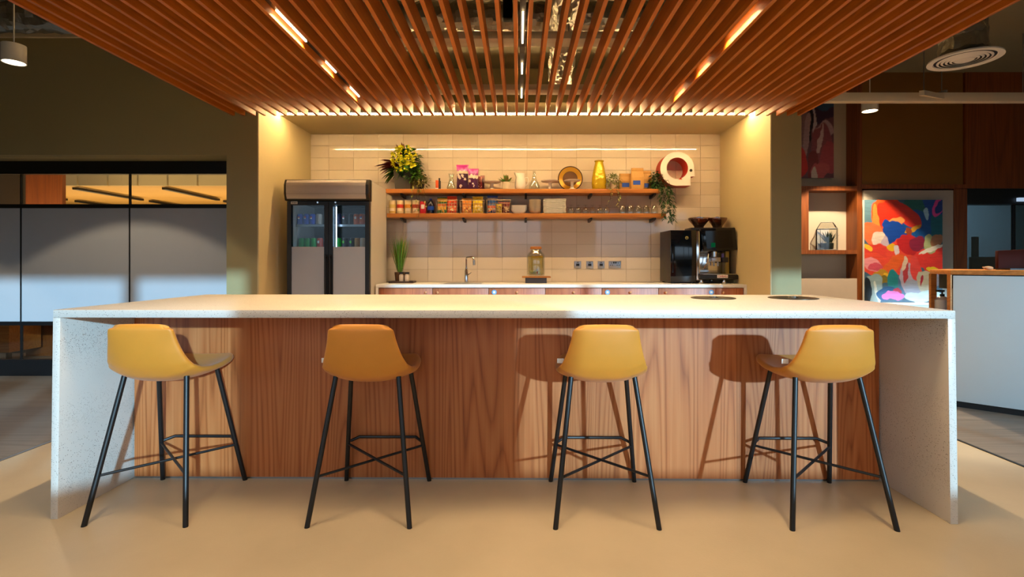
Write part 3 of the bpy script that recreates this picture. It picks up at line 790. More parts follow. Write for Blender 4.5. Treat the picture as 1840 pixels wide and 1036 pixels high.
# ------------------------------------------------------------------ two oak wall shelves
SF, SB = 5.95, YB - .016
Z1, Z2 = PZ(339, SF), PZ(383, SF)
BRK = [720, 832, 945, 1063, 1178]
for nm, z, x0, x1, lb in (('wall_shelf', Z1, PX(693, SF), PX(1186, SF), 'upper long oak shelf on black brackets, holding the vase and plants'), ('wall_shelf', Z2, PX(695, SF), PX(1197, SF), 'lower long oak shelf on black brackets, holding snacks and crockery')):
    t = thing(nm, lb, 'shelf', ((x0 + x1) / 2, 6.08, z - .05), group='oak wall shelves')
    obj('board', MB().box(x0, x1, SF, SB, z - .048, z, .003), SHELFW, t)
    for px in BRK:
        x = PX(px, SF)
        obj('bracket', MB().prism([(SF + .02, z - .048), (SB, z - .048), (SB, z - .09), (SB - .03, z - .09), (SF + .06, z - .078), (SF + .02, z - .066)], x - .012, x + .012, 'x'), BLACK, t)
# ------------------------------------------------------------------ things on the upper shelf
IY = 6.06
U = lambda px: PX(px, IY)
Hh = lambda py, z: PZ(py, IY) - z
E = .0006
def foliage(mb, c, rx, ry, rz, n, L, W, seed, mats=(0,), up=.2, droop=.5):
    rg = random.Random(seed)
    for k in range(n):
        a = rg.uniform(0, 2 * pi); b = math.acos(rg.uniform(-.75, 1)); q = rg.uniform(.45, 1.)
        d = Vector((sin(b) * cos(a), sin(b) * sin(a), cos(b)))
        p = Vector(c) + Vector((d.x * rx, d.y * ry, d.z * rz)) * q
        mb.m = rg.choice(mats)
        dd = d + Vector((rg.uniform(-.6, .6), rg.uniform(-.6, .6), rg.uniform(-.4, .6) + up))
        if p.y > 6.12: dd.y = -abs(dd.y)
        mb.leaf(p - d * .01, dd, L * rg.uniform(.7, 1.2), W * rg.uniform(.7, 1.2), droop)
# big planter
px_ = thing('planter', 'dark square planter with yellow flowers and burgundy leaves on the upper shelf', 'plant', (U(725), IY, Z1))
x = U(726); a, b = .088, .106; hp = Hh(308, Z1)
mb = MB()
for k in range(4):
    pass
v = [(-a, -a * .8, 0), (a, -a * .8, 0), (a, a * .8, 0), (-a, a * .8, 0)]; v2 = [(-b, -b * .8, hp), (b, -b * .8, hp), (b, b * .8, hp), (-b, b * .8, hp)]
def pp(q): return (x + q[0], IY + q[1], Z1 + E + q[2])
for i in range(4): mb.poly([pp(v[i]), pp(v[(i + 1) % 4]), pp(v2[(i + 1) % 4]), pp(v2[i])])
mb.poly([pp(q) for q in v[::-1]]); mb.poly([pp((q[0], q[1], hp - .012)) for q in v2])
bmesh.ops.remove_doubles(mb.bm, verts=mb.bm.verts, dist=1e-5)
obj('pot', mb, plain('charcoal_pot', '#3a3836', .7, bump=.2), px_)
mb = MB(); zc = Z1 + hp
foliage(mb, (x + .03, IY, zc + .09), .17, .12, .20, 210, .085, .06, 11, (0, 1), up=.05)
foliage(mb, (x + .13, IY - .03, zc - .03), .12, .10, .13, 90, .07, .05, 12, (0, 1))
rg = random.Random(9)
for k in range(26): mb.m = rg.choice((0, 1)); mb.leaf((x - .06, IY - .02, zc), (-1, rg.uniform(-.5, .3), rg.uniform(-.5, .5)), rg.uniform(.10, .2), .07, .4)
obj('foliage', mb, [LEAFG, LEAFD], px_, label='bright green leaves')
mb = MB()
rg = random.Random(19)
for k in range(26): mb.leaf((x - .03, IY - .03, zc + .05), (-1, rg.uniform(-.5, .1), rg.uniform(-.1, .9)), rg.uniform(.18, .32), .07, .3)
for k in range(9): mb.leaf((x - .02, IY, zc + .12), (rg.uniform(-.4, .25), rg.uniform(-.4, .2), 1), rg.uniform(.2, .27), .055, .15)
obj('burgundy_leaves', mb, LEAFR, px_, label='long dark burgundy leaves')
mb = MB()
rg = random.Random(29)
for k in range(64):
    an_, q_ = rg.uniform(0, 2 * pi), math.sqrt(rg.uniform(0, 1)); fx, fz = .03 + .15 * q_ * cos(an_) , .13 + .15 * q_ * sin(an_)
    p = (x + fx, IY - .12 - rg.uniform(0, .02), zc + fz)
    for j in range(5):
        aa = j * 2 * pi / 5 + rg.uniform(0, 1); mb.leaf(p, (cos(aa), -.35, sin(aa)), rg.uniform(.020, .032), .032, .1)
obj('flowers', mb, LEAFY, px_, label='yellow flowers')

def trailing(name, label, px, y, zs, potr, bush, vines, leafmat, seed, lw=(.04, .026), potmat=None, dens=1.):
    x = PX(px, y)
    t = thing(name, label, 'plant', (x, y, zs))
    hp = .085
    obj('pot', MB().lathe([(potr * .72, 0), (potr, hp), (potr * .9, hp), (potr * .86, hp - .012), (0, hp - .014)], (x, y, zs + E), 24), potmat or DARKM, t)
    mb = MB(); rg = random.Random(seed)
    foliage(mb, (x, y - .01, zs + hp + .02), bush[0], bush[0] * .7, bush[1], int(bush[2] * dens), lw[0], lw[1], seed + 1, (0,))
    sm = MB()
    for dx, zlow, n in vines:
        xv = x + dx * .5; yv = SF - .03 - rg.uniform(0, .03)
        pts = [(xv, y - .03, zs + hp), (xv + dx * .2, yv + .03, zs + hp + .015), (xv + dx * .35, yv, zs + .02)]
        K = 7
        for k in range(1, K + 1): pts.append((xv + dx * .35 + dx * .25 * k / K + rg.uniform(-.012, .012), yv + rg.uniform(-.008, .008), zs + .02 + (zlow - zs - .02) * k / K))
        sm.tube(pts, .0018, 4)
        for k in range(n):
            q = rg.uniform(1.5, len(pts) - 1.001); i = int(q); p = Vector(pts[i]).lerp(Vector(pts[i + 1]), q - i)
            an = rg.uniform(0, 2 * pi); mb.leaf(p, (cos(an), -abs(sin(an)) * .5, rg.uniform(-.8, .3)), lw[0] * rg.uniform(.8, 1.2), lw[1] * rg.uniform(.8, 1.2), .4)
    obj('foliage', mb, leafmat, t); obj('vines', sm, STEMM, t)
    return t
trailing('trailing_plant', 'small olive green trailing plant right of the yellow flowers on the upper shelf', 756, 6.02, Z1, .05, (.13, .09, 240), ((-.08, PZ(372, 5.9), 12), (.0, PZ(390, 5.9), 16), (.07, PZ(375, 5.9), 10), (-.03, PZ(380, 5.9), 10)), LEAFO, 41, (.032, .02))
trailing('trailing_plant', 'pale green trailing plant between the gold vase and the kraft bags', 1101, 6.02, Z1, .05, (.1, .1, 230), ((-.05, PZ(362, 5.9), 16), (.03, PZ(372, 5.9), 16), (.06, PZ(360, 5.9), 12)), plain('grey_green_leaf', '#87904e', .5, vary=.4, vscale=30.), 51, (.032, .018), PALEC)
trailing('trailing_ivy', 'dark green ivy hanging off the right end of the upper shelf', 1179, 6.04, Z1, .06, (.1, .13, 260), ((.05, PZ(395, 5.9), 60), (.12, PZ(400, 5.9), 70), (.16, PZ(398, 5.9), 60), (.10, PZ(380, 5.9), 50), (.02, PZ(372, 5.9), 30)), LEAFD, 61, (.038, .026))

ob = thing('spice_tin', 'orange tin with black edges standing alone on the upper shelf', 'tin', (U(785), IY, Z1))
obj('body', MB().box(U(783), U(788), IY - .02, IY + .02, Z1 + E, Z1 + .115, .003), plain('orange_tin', '#d4561c', .4), ob)
obj('label_band', MB().box(U(783) - .0005, U(788) + .0005, IY - .021, IY - .0195, Z1 + .005, Z1 + .022), WHITE, ob)
ob = thing('sauce_bottle', 'thin black and orange bottle behind the orange tin', 'bottle', (U(789), IY + .01, Z1))
obj('body', MB().lathe([(.017, 0), (.017, .105), (.010, .118), (.009, .13)], (U(789.3), IY + .01, Z1 + E), 18), BLACK, ob)
obj('cap', MB().lathe([(.0105, .128), (.0105, .142), (0, .142)], (U(789.3), IY + .01, Z1 + E), 18), BLACK, ob)
def lathe_thing(name, label, cat, px, y, z, prof, mat, n=32, group=None):
    o = obj(name, MB().lathe(prof, (PX(px, y), y, z + E), n), mat); tag(o, label, cat, group); return o
dc = [(.0, .004), (.052, .003), (.056, .008), (.054, .03), (.032, .085), (.022, .12), (.03, .15), (.037, .172), (.034, .172), (.019, .122), (.029, .086), (.05, .03), (.048, .01), (0, .01)]
lathe_thing('glass_decanter', 'rounded clear glass decanter left of the purple snack bags', 'decanter', 811, IY, Z1, [(r, z * 1.12) for r, z in dc], GLASS)
lathe_thing('glass_carafe', 'slim conical glass carafe between the white jug and the cake stands', 'carafe', 960, IY, Z1, [(0, .003), (.058, .003), (.066, .01), (.066, .05), (.03, .12), (.017, .19), (.017, .225), (.013, .225), (.013, .19), (.027, .12), (.062, .05), (.06, .012), (0, .01)], GLASS)

# cake stands
def cake(px, y, r, h, label, mat):
    x = PX(px, y)
    t = thing('cake_stand', label, 'cake stand', (x, y, Z1), group='pale cake stands on the upper shelf')
    obj('plate', MB().lathe([(0, h - .016), (.03, h - .016), (r * .9, h - .010), (r, h), (r - .004, h + .002), (r * .88, h - .004), (0, h - .006)], (x, y, Z1 + E), 40), mat, t)
    obj('foot', MB().lathe([(.04, 0), (.042, .005), (.022, .016), (.016, .04), (.02, h - .022), (.03, h - .016)], (x, y, Z1 + E), 28), mat, t)
cake(884, 6.06, .105, PZ(326.5, 6.06) - Z1, 'pale cake stand between the purple bags and the little green plant', WHITEC)
cake(988, 6.06, .105, PZ(325, 6.06) - Z1, 'pale cake stand left of the gold bowl', WHITEC)
cake(1028, 6.01, .098, PZ(324, 6.01) - Z1, 'white cake stand in front of the gold bowl', WHITEC)
# small potted succulent
x = U(909)
pt = thing('potted_succulent', 'little green plant in a pale pot beside the white jug', 'plant', (x, 6.0, Z1)); x = PX(909, 6.0)
obj('pot', MB().lathe([(.034, 0), (.038, .004), (.044, .085), (.04, .085), (.037, .072), (0, .07)], (x, 6.0, Z1 + E), 24), PALEC, pt)
mb = MB(); rg = random.Random(77)
for k in range(70):
    a = rg.uniform(0, 6.28); tl = rg.uniform(.1, 1.15)
    mb.m = rg.choice((0, 1)); mb.leaf((x + .012 * cos(a), 6.0 + .012 * sin(a), Z1 + .07), (sin(tl) * cos(a), sin(tl) * sin(a) * .7, cos(tl)), rg.uniform(.06, .115), .022, .05)
obj('foliage', mb, [LEAFG, LEAFO], pt)
# white jug
x = U(935)
jg = thing('white_jug', 'white ceramic jug with a handle next to the glass carafe', 'jug', (x, IY, Z1))
hj = Hh(312, Z1)
mb = MB().lathe([(0, .004), (.048, .0), (.056, .008), (.066, .05), (.062, .11), (.052, .15), (.056, hj), (.052, hj), (.047, .15), (.056, .11), (.06, .05), (.05, .014), (0, .012)], (x, IY, Z1 + E), 36)
for v in mb.bm.verts:
    if v.co.z > Z1 + hj - .01 and v.co.x < x - .03: v.co.x -= .02; v.co.z += .01
obj('body', mb, WHITEC, jg)
obj('handle', MB().tube([(x + .054, IY, Z1 + .145), (x + .085, IY, Z1 + .148), (x + .096, IY, Z1 + .11), (x + .085, IY, Z1 + .07), (x + .062, IY, Z1 + .05)], .007, 10), WHITEC, jg)
# gold bowl standing on edge against the tiles
x = PX(1025, 6.13); rb = .148
bw = thing('gold_bowl', 'round gold bowl with a dark rim standing on edge behind a cake stand', 'bowl', (x, 6.14, Z1))
mb = MB(); mb.lathe([(0, .03), (.07, .03), (.12, .012), (rb, -.012)], (x, 6.15, Z1 + rb + .002), 48, axis='y', cap=False)
GOLDB = plain('gold_glaze', '#c89a34', .3, .3)
obj('dish', MB().lathe([(0, .034), (.07, .034), (.095, .016), (.144, -.006), (.144, -.012), (.09, .010), (.066, .026), (0, .026)], (x, 6.145, Z1 + rb + .002), 48, axis='y'), GOLDB, bw)
obj('rim', MB().tube([(x + (rb - .005) * cos(a), 6.137, Z1 + rb + .002 + (rb - .005) * sin(a)) for a in [2 * pi * k / 48 for k in range(48)]], .006, 8, closed=True), plain('dark_rim', '#3a2412', .5), bw)
obj('centre', MB().lathe([(0, .022), (.066, .022), (.088, .007), (.090, .010)], (x, 6.145, Z1 + rb + .002), 40, axis='y'), plain('brown_centre', '#5a3a18', .4), bw, label='dark brown centre')
# gold vase
vh = Hh(289, Z1)
lathe_thing('gold_vase', 'tall gold glass vase with a facetted swirl, the tallest thing on the upper shelf', 'vase', 1076.5, IY, Z1, [(0, .002), (.07, .0), (.082, .012), (.087, .08), (.083, .15), (.066, .24), (.049, vh - .03), (.047, vh - .016), (.056, vh - .006), (.056, vh), (.05, vh), (.043, vh - .02), (.06, .24), (.076, .15), (.08, .08), (.07, .02), (0, .016)],
            plain('gold_glass', '#c9aa1e', .16, .3, vary=.25, vscale=10., bump=.8, bscale=32.), 40)
# kraft coffee bags
KRAFT = plain('kraft_paper', '#c49650', .6, vary=.08, bump=.3, bscale=30); KBLUE = plain('blue_label', '#1f4fc0', .5)
def kraft(px, y, wd, h, lx, lz, lw_, lh, label, rz=0., lean=0.):
    x = PX(px, y)
    t = thing('coffee_bag', label, 'bag', (x, y, Z1), group='kraft coffee bags with blue labels')
    d = .038
    prof = [(-d, 0), (d, 0), (d * 1.02, h * .55), (.012, h * .86), (.010, h), (-.010, h), (-.012, h * .86), (-d * 1.02, h * .55)]
    mb = MB().prism([(y + p, Z1 + E + q) for p, q in prof], x - wd / 2, x + wd / 2, 'x', .004)
    for v in mb.bm.verts: v.co.x += lean * (v.co.z - Z1) * (1 if v.co.z - Z1 > h * .5 else .6)
    obj('bag', mb, KRAFT, t)
    obj('fold', MB().box(x - wd / 2 + lean * h, x + wd / 2 + lean * h, y - .016, y + .013, Z1 + h - .035, Z1 + h - .002, .003), KRAFT, t)
    obj('label_patch', MB().box(x + lx - lw_ / 2, x + lx + lw_ / 2, y - d - .0025, y - d + .001, Z1 + lz - lh / 2, Z1 + lz + lh / 2), KBLUE, t, label='blue label')
kraft(1123, 6.09, .135, Hh(311, Z1), .0, .06, .085, .05, 'kraft coffee bag at the left of three, its blue label near the shelf')
kraft(1144, 6.01, .14, PZ(302, 6.01) - Z1, -.008, .075, .085, .05, 'tallest kraft coffee bag, in front in the middle of three', lean=.03)
kraft(1162, 6.09, .10, Hh(306, Z1), -.01, .055, .055, .05, 'narrow kraft coffee bag at the right of three, beside the ivy')

# snack bags
def bag(name, label, cat, x, y, z, wd, h, th, cols, group, seed=0, rz=0., tilt=0.):
    """pillow bag; cols = [(v from bottom, colour)], marks of lighter ink scattered by seed"""
    rg = random.Random(seed); nu, nv = 20, 30
    marks = [(rg.uniform(.15, .85), rg.uniform(.12, .72), rg.uniform(.05, .13)) for _ in range(9)]
    mb = MB()
    def side(sg):
        def fn(u, v):
            k = (sin(pi * min(1, max(0, (v - .02) / .94))) ** .6 if .02 < v < .96 else 0) * (sin(pi * u) ** .55 if 0 < u < 1 else 0)
            crump = .004 * sin(17 * u + seed) * cos(13 * v + seed * 2) * k
            xx = (u - .5) * wd * (1 - .10 * sin(pi * v) * (1 if 0 < v < 1 else 0)); zz = v * h
            yy = sg * (k * th / 2 + .0008) + crump
            c, s_ = cos(rz), sin(rz)
            return (x + xx * c - yy * s_, y + xx * s_ + yy * c - tilt * zz, z + zz + E)
        return fn
    mb.grid(side(-1), nu, nv); mb.grid(side(1), nu, nv)
    bmesh.ops.remove_doubles(mb.bm, verts=mb.bm.verts, dist=.0004)
    lay = mb.bm.loops.layers.float_color.new('pigment')
    for f in mb.bm.faces:
        c = f.calc_center_median(); v = (c.z - z) / h; u = ((c.x - x) * cos(rz) + (c.y - y) * sin(rz)) / wd + .5
        col = [q for q in cols if v >= q[0]][-1][1]
        for mu, mv, mr in marks:
            if (u - mu) ** 2 + ((v - mv) * h / wd) ** 2 < mr * mr and len(cols[0]) > 2: col = cols[0][2]
        for l in f.loops: l[lay] = lin(col)
    o = obj(name, mb, PRINT, angle=60); tag(o, label, cat, group); return o
PG = 'purple popcorn style snack bags'
bag('snack_bag', 'taller purple snack bag with magenta top on the upper shelf', 'snack bag', PX(831, 6.03), 6.03, Z1, .145, PZ(296, 6.03) - Z1, .07, [(0, '#3a0f3c', '#d8c8c0'), (.62, '#cfc0ae'), (.74, '#8a1f7c'), (.8, '#b81c96')], PG, 3)
bag('snack_bag', 'shorter purple snack bag with magenta top right of the taller one', 'snack bag', PX(850.5, 5.995), 5.995, Z1, .125, PZ(303, 5.995) - Z1, .05, [(0, '#43103f', '#d8c8c0'), (.55, '#d0c2b0'), (.68, '#8a1f7c'), (.76, '#b81c96')], PG, 5)
bag('snack_bag', 'narrow dark red snack packet at the right of the purple bags', 'snack bag', PX(862.5, 6.05), 6.05, Z1, .05, .16, .03, [(0, '#6e1a1c', '#caa090'), (.8, '#8a2a24')], PG, 8)
bag('snack_bag', 'thin burgundy snack packet at the far right of the purple bags', 'snack bag', PX(867, 6.1), 6.1, Z1, .05, .18, .03, [(0, '#4a1420'), (.8, '#6a1a20')], PG, 9)

# ring shaped wall sign
x, z = PX(1214, 6.15), PZ(303, 6.15); k = 6.15 / F
sg = thing('wall_sign', 'white ring shaped wall sign with red sides and one black dot', 'sign', (x, 6.12, z - .2))
yf, yb = 6.0, 6.205; k = 6.0 / F
P = lambda px, py: (PX(px, yf), PZ(py, yf))
c = P(1217, 303); ro, ri = 30.5 * k, 19.2 * k
outer = [(c[0] + ro * cos(a), c[1] + ro * sin(a)) for a in [radians(d) for d in range(0, 272, 6)]]
outer += [P(1217, 333.4), P(1241, 333), P(1241, 317), P(1248.6, 316.6)]
inner = [(c[0] + ri * cos(radians(d)), c[1] + .006 + ri * sin(radians(d))) for d in range(0, 360, 6)]
def ring_front(outer, inner, y0, y1, m_front, m_side):
    bm = bmesh.new()
    Ov = [[bm.verts.new((p[0], y, p[1])) for p in outer] for y in (y0, y1)]
    Iv = [[bm.verts.new((p[0], y, p[1])) for p in inner] for y in (y0, y1)]
    for V in (Ov, Iv):
        n = len(V[0])
        for i in range(n): f = bm.faces.new((V[0][i], V[0][(i + 1) % n], V[1][(i + 1) % n], V[1][i])); f.material_index = m_side
    for s in (0, 1):
        ed = []
        for V in (Ov[s], Iv[s]):
            for i in range(len(V)): ed.append(bm.edges.get((V[i], V[(i + 1) % len(V)])))
        r = bmesh.ops.triangle_fill(bm, use_beauty=True, use_dissolve=False, edges=ed)
        for f in r['geom']:
            if isinstance(f, bmesh.types.BMFace): f.material_index = m_front
    m = MB(); m.bm.free(); m.bm = bm
    return m
REDS = plain('red_side', '#c0341c', .5)
obj('ring_body', ring_front(outer, inner, yf, yb - .006, 0, 1), [WHITE, REDS], sg, angle=30)
obj('dot', MB().cyl((*[PX(1241.5, yf)], yf - .003, PZ(306, yf)), 2.6 * k, .0032, 'y', 20), BLACK, sg, label='black dot')
obj('notch', MB().prism([P(1219, 322.3), P(1226, 322.3), P(1223, 319.2)], yf - .002, yf + .001, 'y'), REDS, sg)

# ------------------------------------------------------------------ things on the lower shelf
for i, (px, c1, c2) in enumerate(((705.5, '#c9b266', '#caa23a'), (719.5, '#b8321c', '#d8c6a0'), (733.5, '#c98a2a', '#d8c6a0'), (747, '#9a3a20', '#d0b48c'))):
    y = 6.02; x = PX(px, y); h = PZ(360, y) - Z2
    t = thing('snack_tube', ('cream and yellow snack tube, first on the left of the lower shelf', 'red banded snack tube, second on the lower shelf', 'orange banded snack tube, third on the lower shelf', 'brown red snack tube, fourth on the lower shelf')[i], 'snack tube', (x, y, Z2), group='snack tubes on the lower shelf')
    obj('tube', MB().lathe([(.040, 0), (.041, .004), (.041, h - .012), (.038, h - .012)], (x, y, Z2 + E), 26), plain('tube_card', '#d8c49a', .4), t)
    obj('colour_band', MB().lathe([(.0414, h * .42), (.0414, h * .68)], (x, y, Z2 + E), 26, cap=False), plain('tube_band', c1, .4), t)
    obj('colour_band', MB().lathe([(.0414, .012), (.0414, h * .16)], (x, y, Z2 + E), 26, cap=False), plain('tube_band', c2, .4), t)
    obj('print', MB().grid(lambda u, v: (x + .0418 * sin((u - .5) * 1.3), y - .0418 * cos((u - .5) * 1.3), Z2 + h * (.2 + .18 * v)), 6, 1), plain('tube_print', '#e8dcc4', .4), t)
    obj('lid', MB().lathe([(.042, h - .014), (.043, h - .002), (0, h - .001)], (x, y, Z2 + E), 26), plain('tube_lid', '#d9cdb2', .35), t)
o = thing('drink_bottle', 'dark blue drink bottle between the snack tubes and the first basket', 'bottle', (PX(774, 6.05), 6.05, Z2)); x = PX(774, 6.05)
obj('body', MB().lathe([(.036, 0), (.040, .006), (.040, .10), (.030, .135), (.013, .16), (.013, .168)], (x, 6.05, Z2 + E), 24), plain('dark_cola', '#121a3a', .15), o)
obj('label_band', MB().lathe([(.0406, .045), (.0406, .09)], (x, 6.05, Z2 + E), 24, cap=False), CANM['blue'], o)
obj('cap', MB().lathe([(.015, .166), (.015, .182), (0, .182)], (x, 6.05, Z2 + E), 18), CANM['blue'], o)
o = thing('drink_carton', 'small red drink carton left of the dark blue bottle', 'carton', (PX(760.5, 6.05), 6.05, Z2)); x = PX(760.5, 6.05)
obj('box', MB().box(x - .034, x + .034, 6.02, 6.08, Z2 + E, Z2 + .145, .003), CANM['dot'], o)
obj('print', MB().box(x - .02, x + .02, 6.0185, 6.021, Z2 + .06, Z2 + .11), WHITE, o)

WIRE = plain('basket_wire', '#a89884', .4, .6)
def basket(x0, x1, h, label):
    y0, y1 = 5.953, 6.185
    t = thing('wire_basket', label, 'basket', ((x0 + x1) / 2, 6.07, Z2), group='wire snack baskets on the lower shelf')
    z0 = Z2 + .003; r = .0019
    def loop(z, g): return [(x0 + g, y0 + g, z), (x1 - g, y0 + g, z), (x1 - g, y1 - g, z), (x0 + g, y1 - g, z)]
    mb = MB().tube(loop(z0 + h, 0), .0034, 6, closed=True)
    obj('rim', mb, WIRE, t)
    mb = MB(); n = 8
    mb.tube(loop(z0, .012), r, 5, closed=True)
    for k in range(1, 4): mb.tube(loop(z0 + h * k / 4, .012 * (1 - k / 4)), r * .8, 5, closed=True)
    for k in range(n + 1):
        f = k / n; xa = x0 + (x1 - x0) * f; xb = x0 + .012 + (x1 - x0 - .024) * f
        mb.tube([(xa, y0, z0 + h), (xb, y0 + .012, z0), (xb, y1 - .012, z0), (xa, y1, z0 + h)], r * .8, 5)
    for k in range(1, 5):
        f = k / 5; ya = y0 + (y1 - y0) * f; yb_ = y0 + .012 + (y1 - y0 - .024) * f
        mb.tube([(x0, ya, z0 + h), (x0 + .012, yb_, z0), (x1 - .012, yb_, z0), (x1, ya, z0 + h)], r * .8, 5)
    obj('wire_mesh', mb, WIRE, t)
    return t
BX = [(PX(783, 5.965), PX(822, 5.965)), (PX(826, 5.965), PX(870, 5.965)), (PX(874, 5.965), PX(917, 5.965))]
for (a, b), lb in zip(BX, ('wire basket of yellow, green and orange crisp bags, leftmost of three', 'wire basket of orange and yellow crisp bags, middle of three', 'wire basket of blue, yellow and maroon snack packets, rightmost of three')):
    basket(a, b, .150 if a != BX[2][0] else .152, lb)
G1, G2, G3 = 'crisp bags in the left basket', 'crisp bags in the middle basket', 'packets in the right basket'
zb = Z2 + .008
def inb(bi, u, y, wd, h, cols, label, g, seed, th=.034, z=zb, tilt=0.): bag('crisp_bag', label, 'crisp bag', BX[bi][0] + (BX[bi][1] - BX[bi][0]) * u, y, z, wd, h, th, cols, g, seed, 0., tilt)
inb(0, .27, 5.988, .105, .105, [(0, '#2f6a24', '#d8a820'), (.35, '#d8a21e'), (.75, '#c8661c')], 'green and yellow crisp bag at the front left of the left basket', G1, 1)
inb(0, .73, 5.988, .105, .105, [(0, '#d8461c', '#e8c8a0'), (.3, '#e05a1c'), (.8, '#b82a14')], 'orange crisp bag at the front right of the left basket', G1, 2)
inb(0, .27, 6.026, .12, .185, [(0, '#2f6a24'), (.55, '#3a5a1c', '#d8b020'), (.72, '#dfa81c'), (.93, '#2f7a2a')], 'yellow topped crisp bag rising from the back left of the left basket', G1, 11)
inb(0, .72, 6.026, .12, .20, [(0, '#c8381c'), (.6, '#e0521c', '#e8c8a0'), (.85, '#d83c1c')], 'tall orange crisp bag rising from the back right of the left basket', G1, 12)
inb(0, .5, 6.08, .12, .17, [(0, '#5a1c14'), (.8, '#8a2a1c')], 'dark red crisp bag at the back of the left basket', G1, 13)
inb(1, .28, 5.988, .11, .10, [(0, '#c86a1c', '#e8b45a'), (.6, '#d8862a')], 'light orange crisp bag at the front left of the middle basket', G2, 21)
inb(1, .74, 5.988, .11, .115, [(0, '#d8b81c', '#e8dc9a'), (.7, '#c89a14')], 'yellow crisp bag at the front right of the middle basket', G2, 22)
inb(1, .27, 6.026, .12, .175, [(0, '#c86a1c'), (.6, '#e08a1c', '#5a4a2a'), (.85, '#e89a2a')], 'orange crisp bag standing at the back left of the middle basket', G2, 23)
inb(1, .72, 6.026, .125, .195, [(0, '#c8a814'), (.5, '#e0c41c', '#c8861c'), (.9, '#e8d23a')], 'tall yellow crisp bag rising from the back right of the middle basket', G2, 24)
inb(1, .5, 6.08, .12, .15, [(0, '#6a1c14'), (.8, '#8a3a1c')], 'dark red crisp bag at the back of the middle basket', G2, 25)
inb(2, .22, 5.988, .10, .105, [(0, '#1c3a7a', '#d87a1c'), (.35, '#c8c4bc'), (.55, '#c84a1c'), (.8, '#1c4a8a')], 'blue and white packet at the front left of the right basket', G3, 31)
inb(2, .53, 5.988, .07, .105, [(0, '#c8a81c', '#7a5a14'), (.85, '#d8bc2a')], 'yellow packet at the front middle of the right basket', G3, 32)
inb(2, .82, 5.988, .09, .12, [(0, '#6a141c', '#d0b088'), (.85, '#8a1c20')], 'maroon packet at the front right of the right basket', G3, 33)
inb(2, .25, 6.026, .125, .205, [(0, '#1c3a7a'), (.6, '#1c4a8a', '#d8864a'), (.75, '#c8cfd0'), (.88, '#1c4a9a')], 'blue and white crisp bag rising from the back of the right basket', G3, 34)
inb(2, .74, 6.026, .13, .13, [(0, '#5a1018'), (.8, '#7a161c')], 'maroon crisp bag at the back right of the right basket', G3, 35)

# crockery: every piece on its own
def stack(n, make, labels, group, z, step, jit=0.):
    rg = random.Random(n); first = None
    for k in range(n):
        dx, dy = rg.uniform(-jit, jit), rg.uniform(-jit, jit)
        if first is None: first = make(); base = first.location.copy(); o = first; o['group'] = group
        else: o = dup(first, base + Vector((dx, dy, step * k)), group=group)
        o['label'] = labels(n - 1 - k, n)
    return first
def top_ord(j, n): return 'topmost' if j == 0 else 'lowest' if j == n - 1 else f'{ORD[j]} from the top'
def sqbowl():
    y = 6.02; x = PX(932.5, y); mb = MB(); zz_ = Z2 + E
    def rect(s, z, g=0): return [(x - s, y - s * .8, z), (x + s, y - s * .8, z), (x + s, y + s * .8, z), (x - s, y + s * .8, z)]
    R_ = [rect(.06, zz_), rect(.090, zz_ + .040), rect(.094, zz_ + .048), rect(.090, zz_ + .048), rect(.084, zz_ + .040), rect(.056, zz_ + .006)]
    for a, b in zip(R_, R_[1:]):
        for i in range(4): mb.poly([a[i], a[(i + 1) % 4], b[(i + 1) % 4], b[i]])
    mb.poly(R_[0][::-1]); mb.poly(R_[-1])
    bmesh.ops.remove_doubles(mb.bm, verts=mb.bm.verts, dist=1e-5)
    bmesh.ops.bevel(mb.bm, geom=[e for e in mb.bm.edges if abs(e.verts[0].co.z - e.verts[1].co.z) > .004], offset=.012, segments=3, affect='EDGES')
    o = obj('square_bowl', mb, WHITEC); return tag(o, '', 'bowl')
stack(4, sqbowl, lambda j, n: f'white square bowl, {top_ord(j, n)} in the short stack beside the right basket', 'white square bowls on the lower shelf', Z2, .0155)
def rbowl():
    y = 6.03; x = PX(961.5, y)
    o = obj('round_bowl', MB().lathe([(.03, 0), (.034, .003), (.06, .016), (.074, .04), (.070, .04), (.056, .018), (.03, .006), (0, .006)], (x, y, Z2 + E), 36), PALEC); return tag(o, '', 'bowl')
stack(9, rbowl, lambda j, n: f'grey white round bowl, {top_ord(j, n)} in the stack by the square plates', 'round bowls on the lower shelf', Z2, .0155, .0015)
def plate():
    y = 6.072; x = PX(995.5, y)
    mb = MB().box(x - .095, x + .095, y - .085, y + .085, Z2 + E, Z2 + E + .006, .002).box(x - .132, x + .132, y - .115, y + .115, Z2 + E + .0061, Z2 + E + .0135, .003)
    o = obj('square_plate', mb, WHITEC); return tag(o, '', 'plate')
stack(12, plate, lambda j, n: f'white square plate, {top_ord(j, n)} in the tall stack on the lower shelf', 'white square plates on the lower shelf', Z2, .0142, .004)
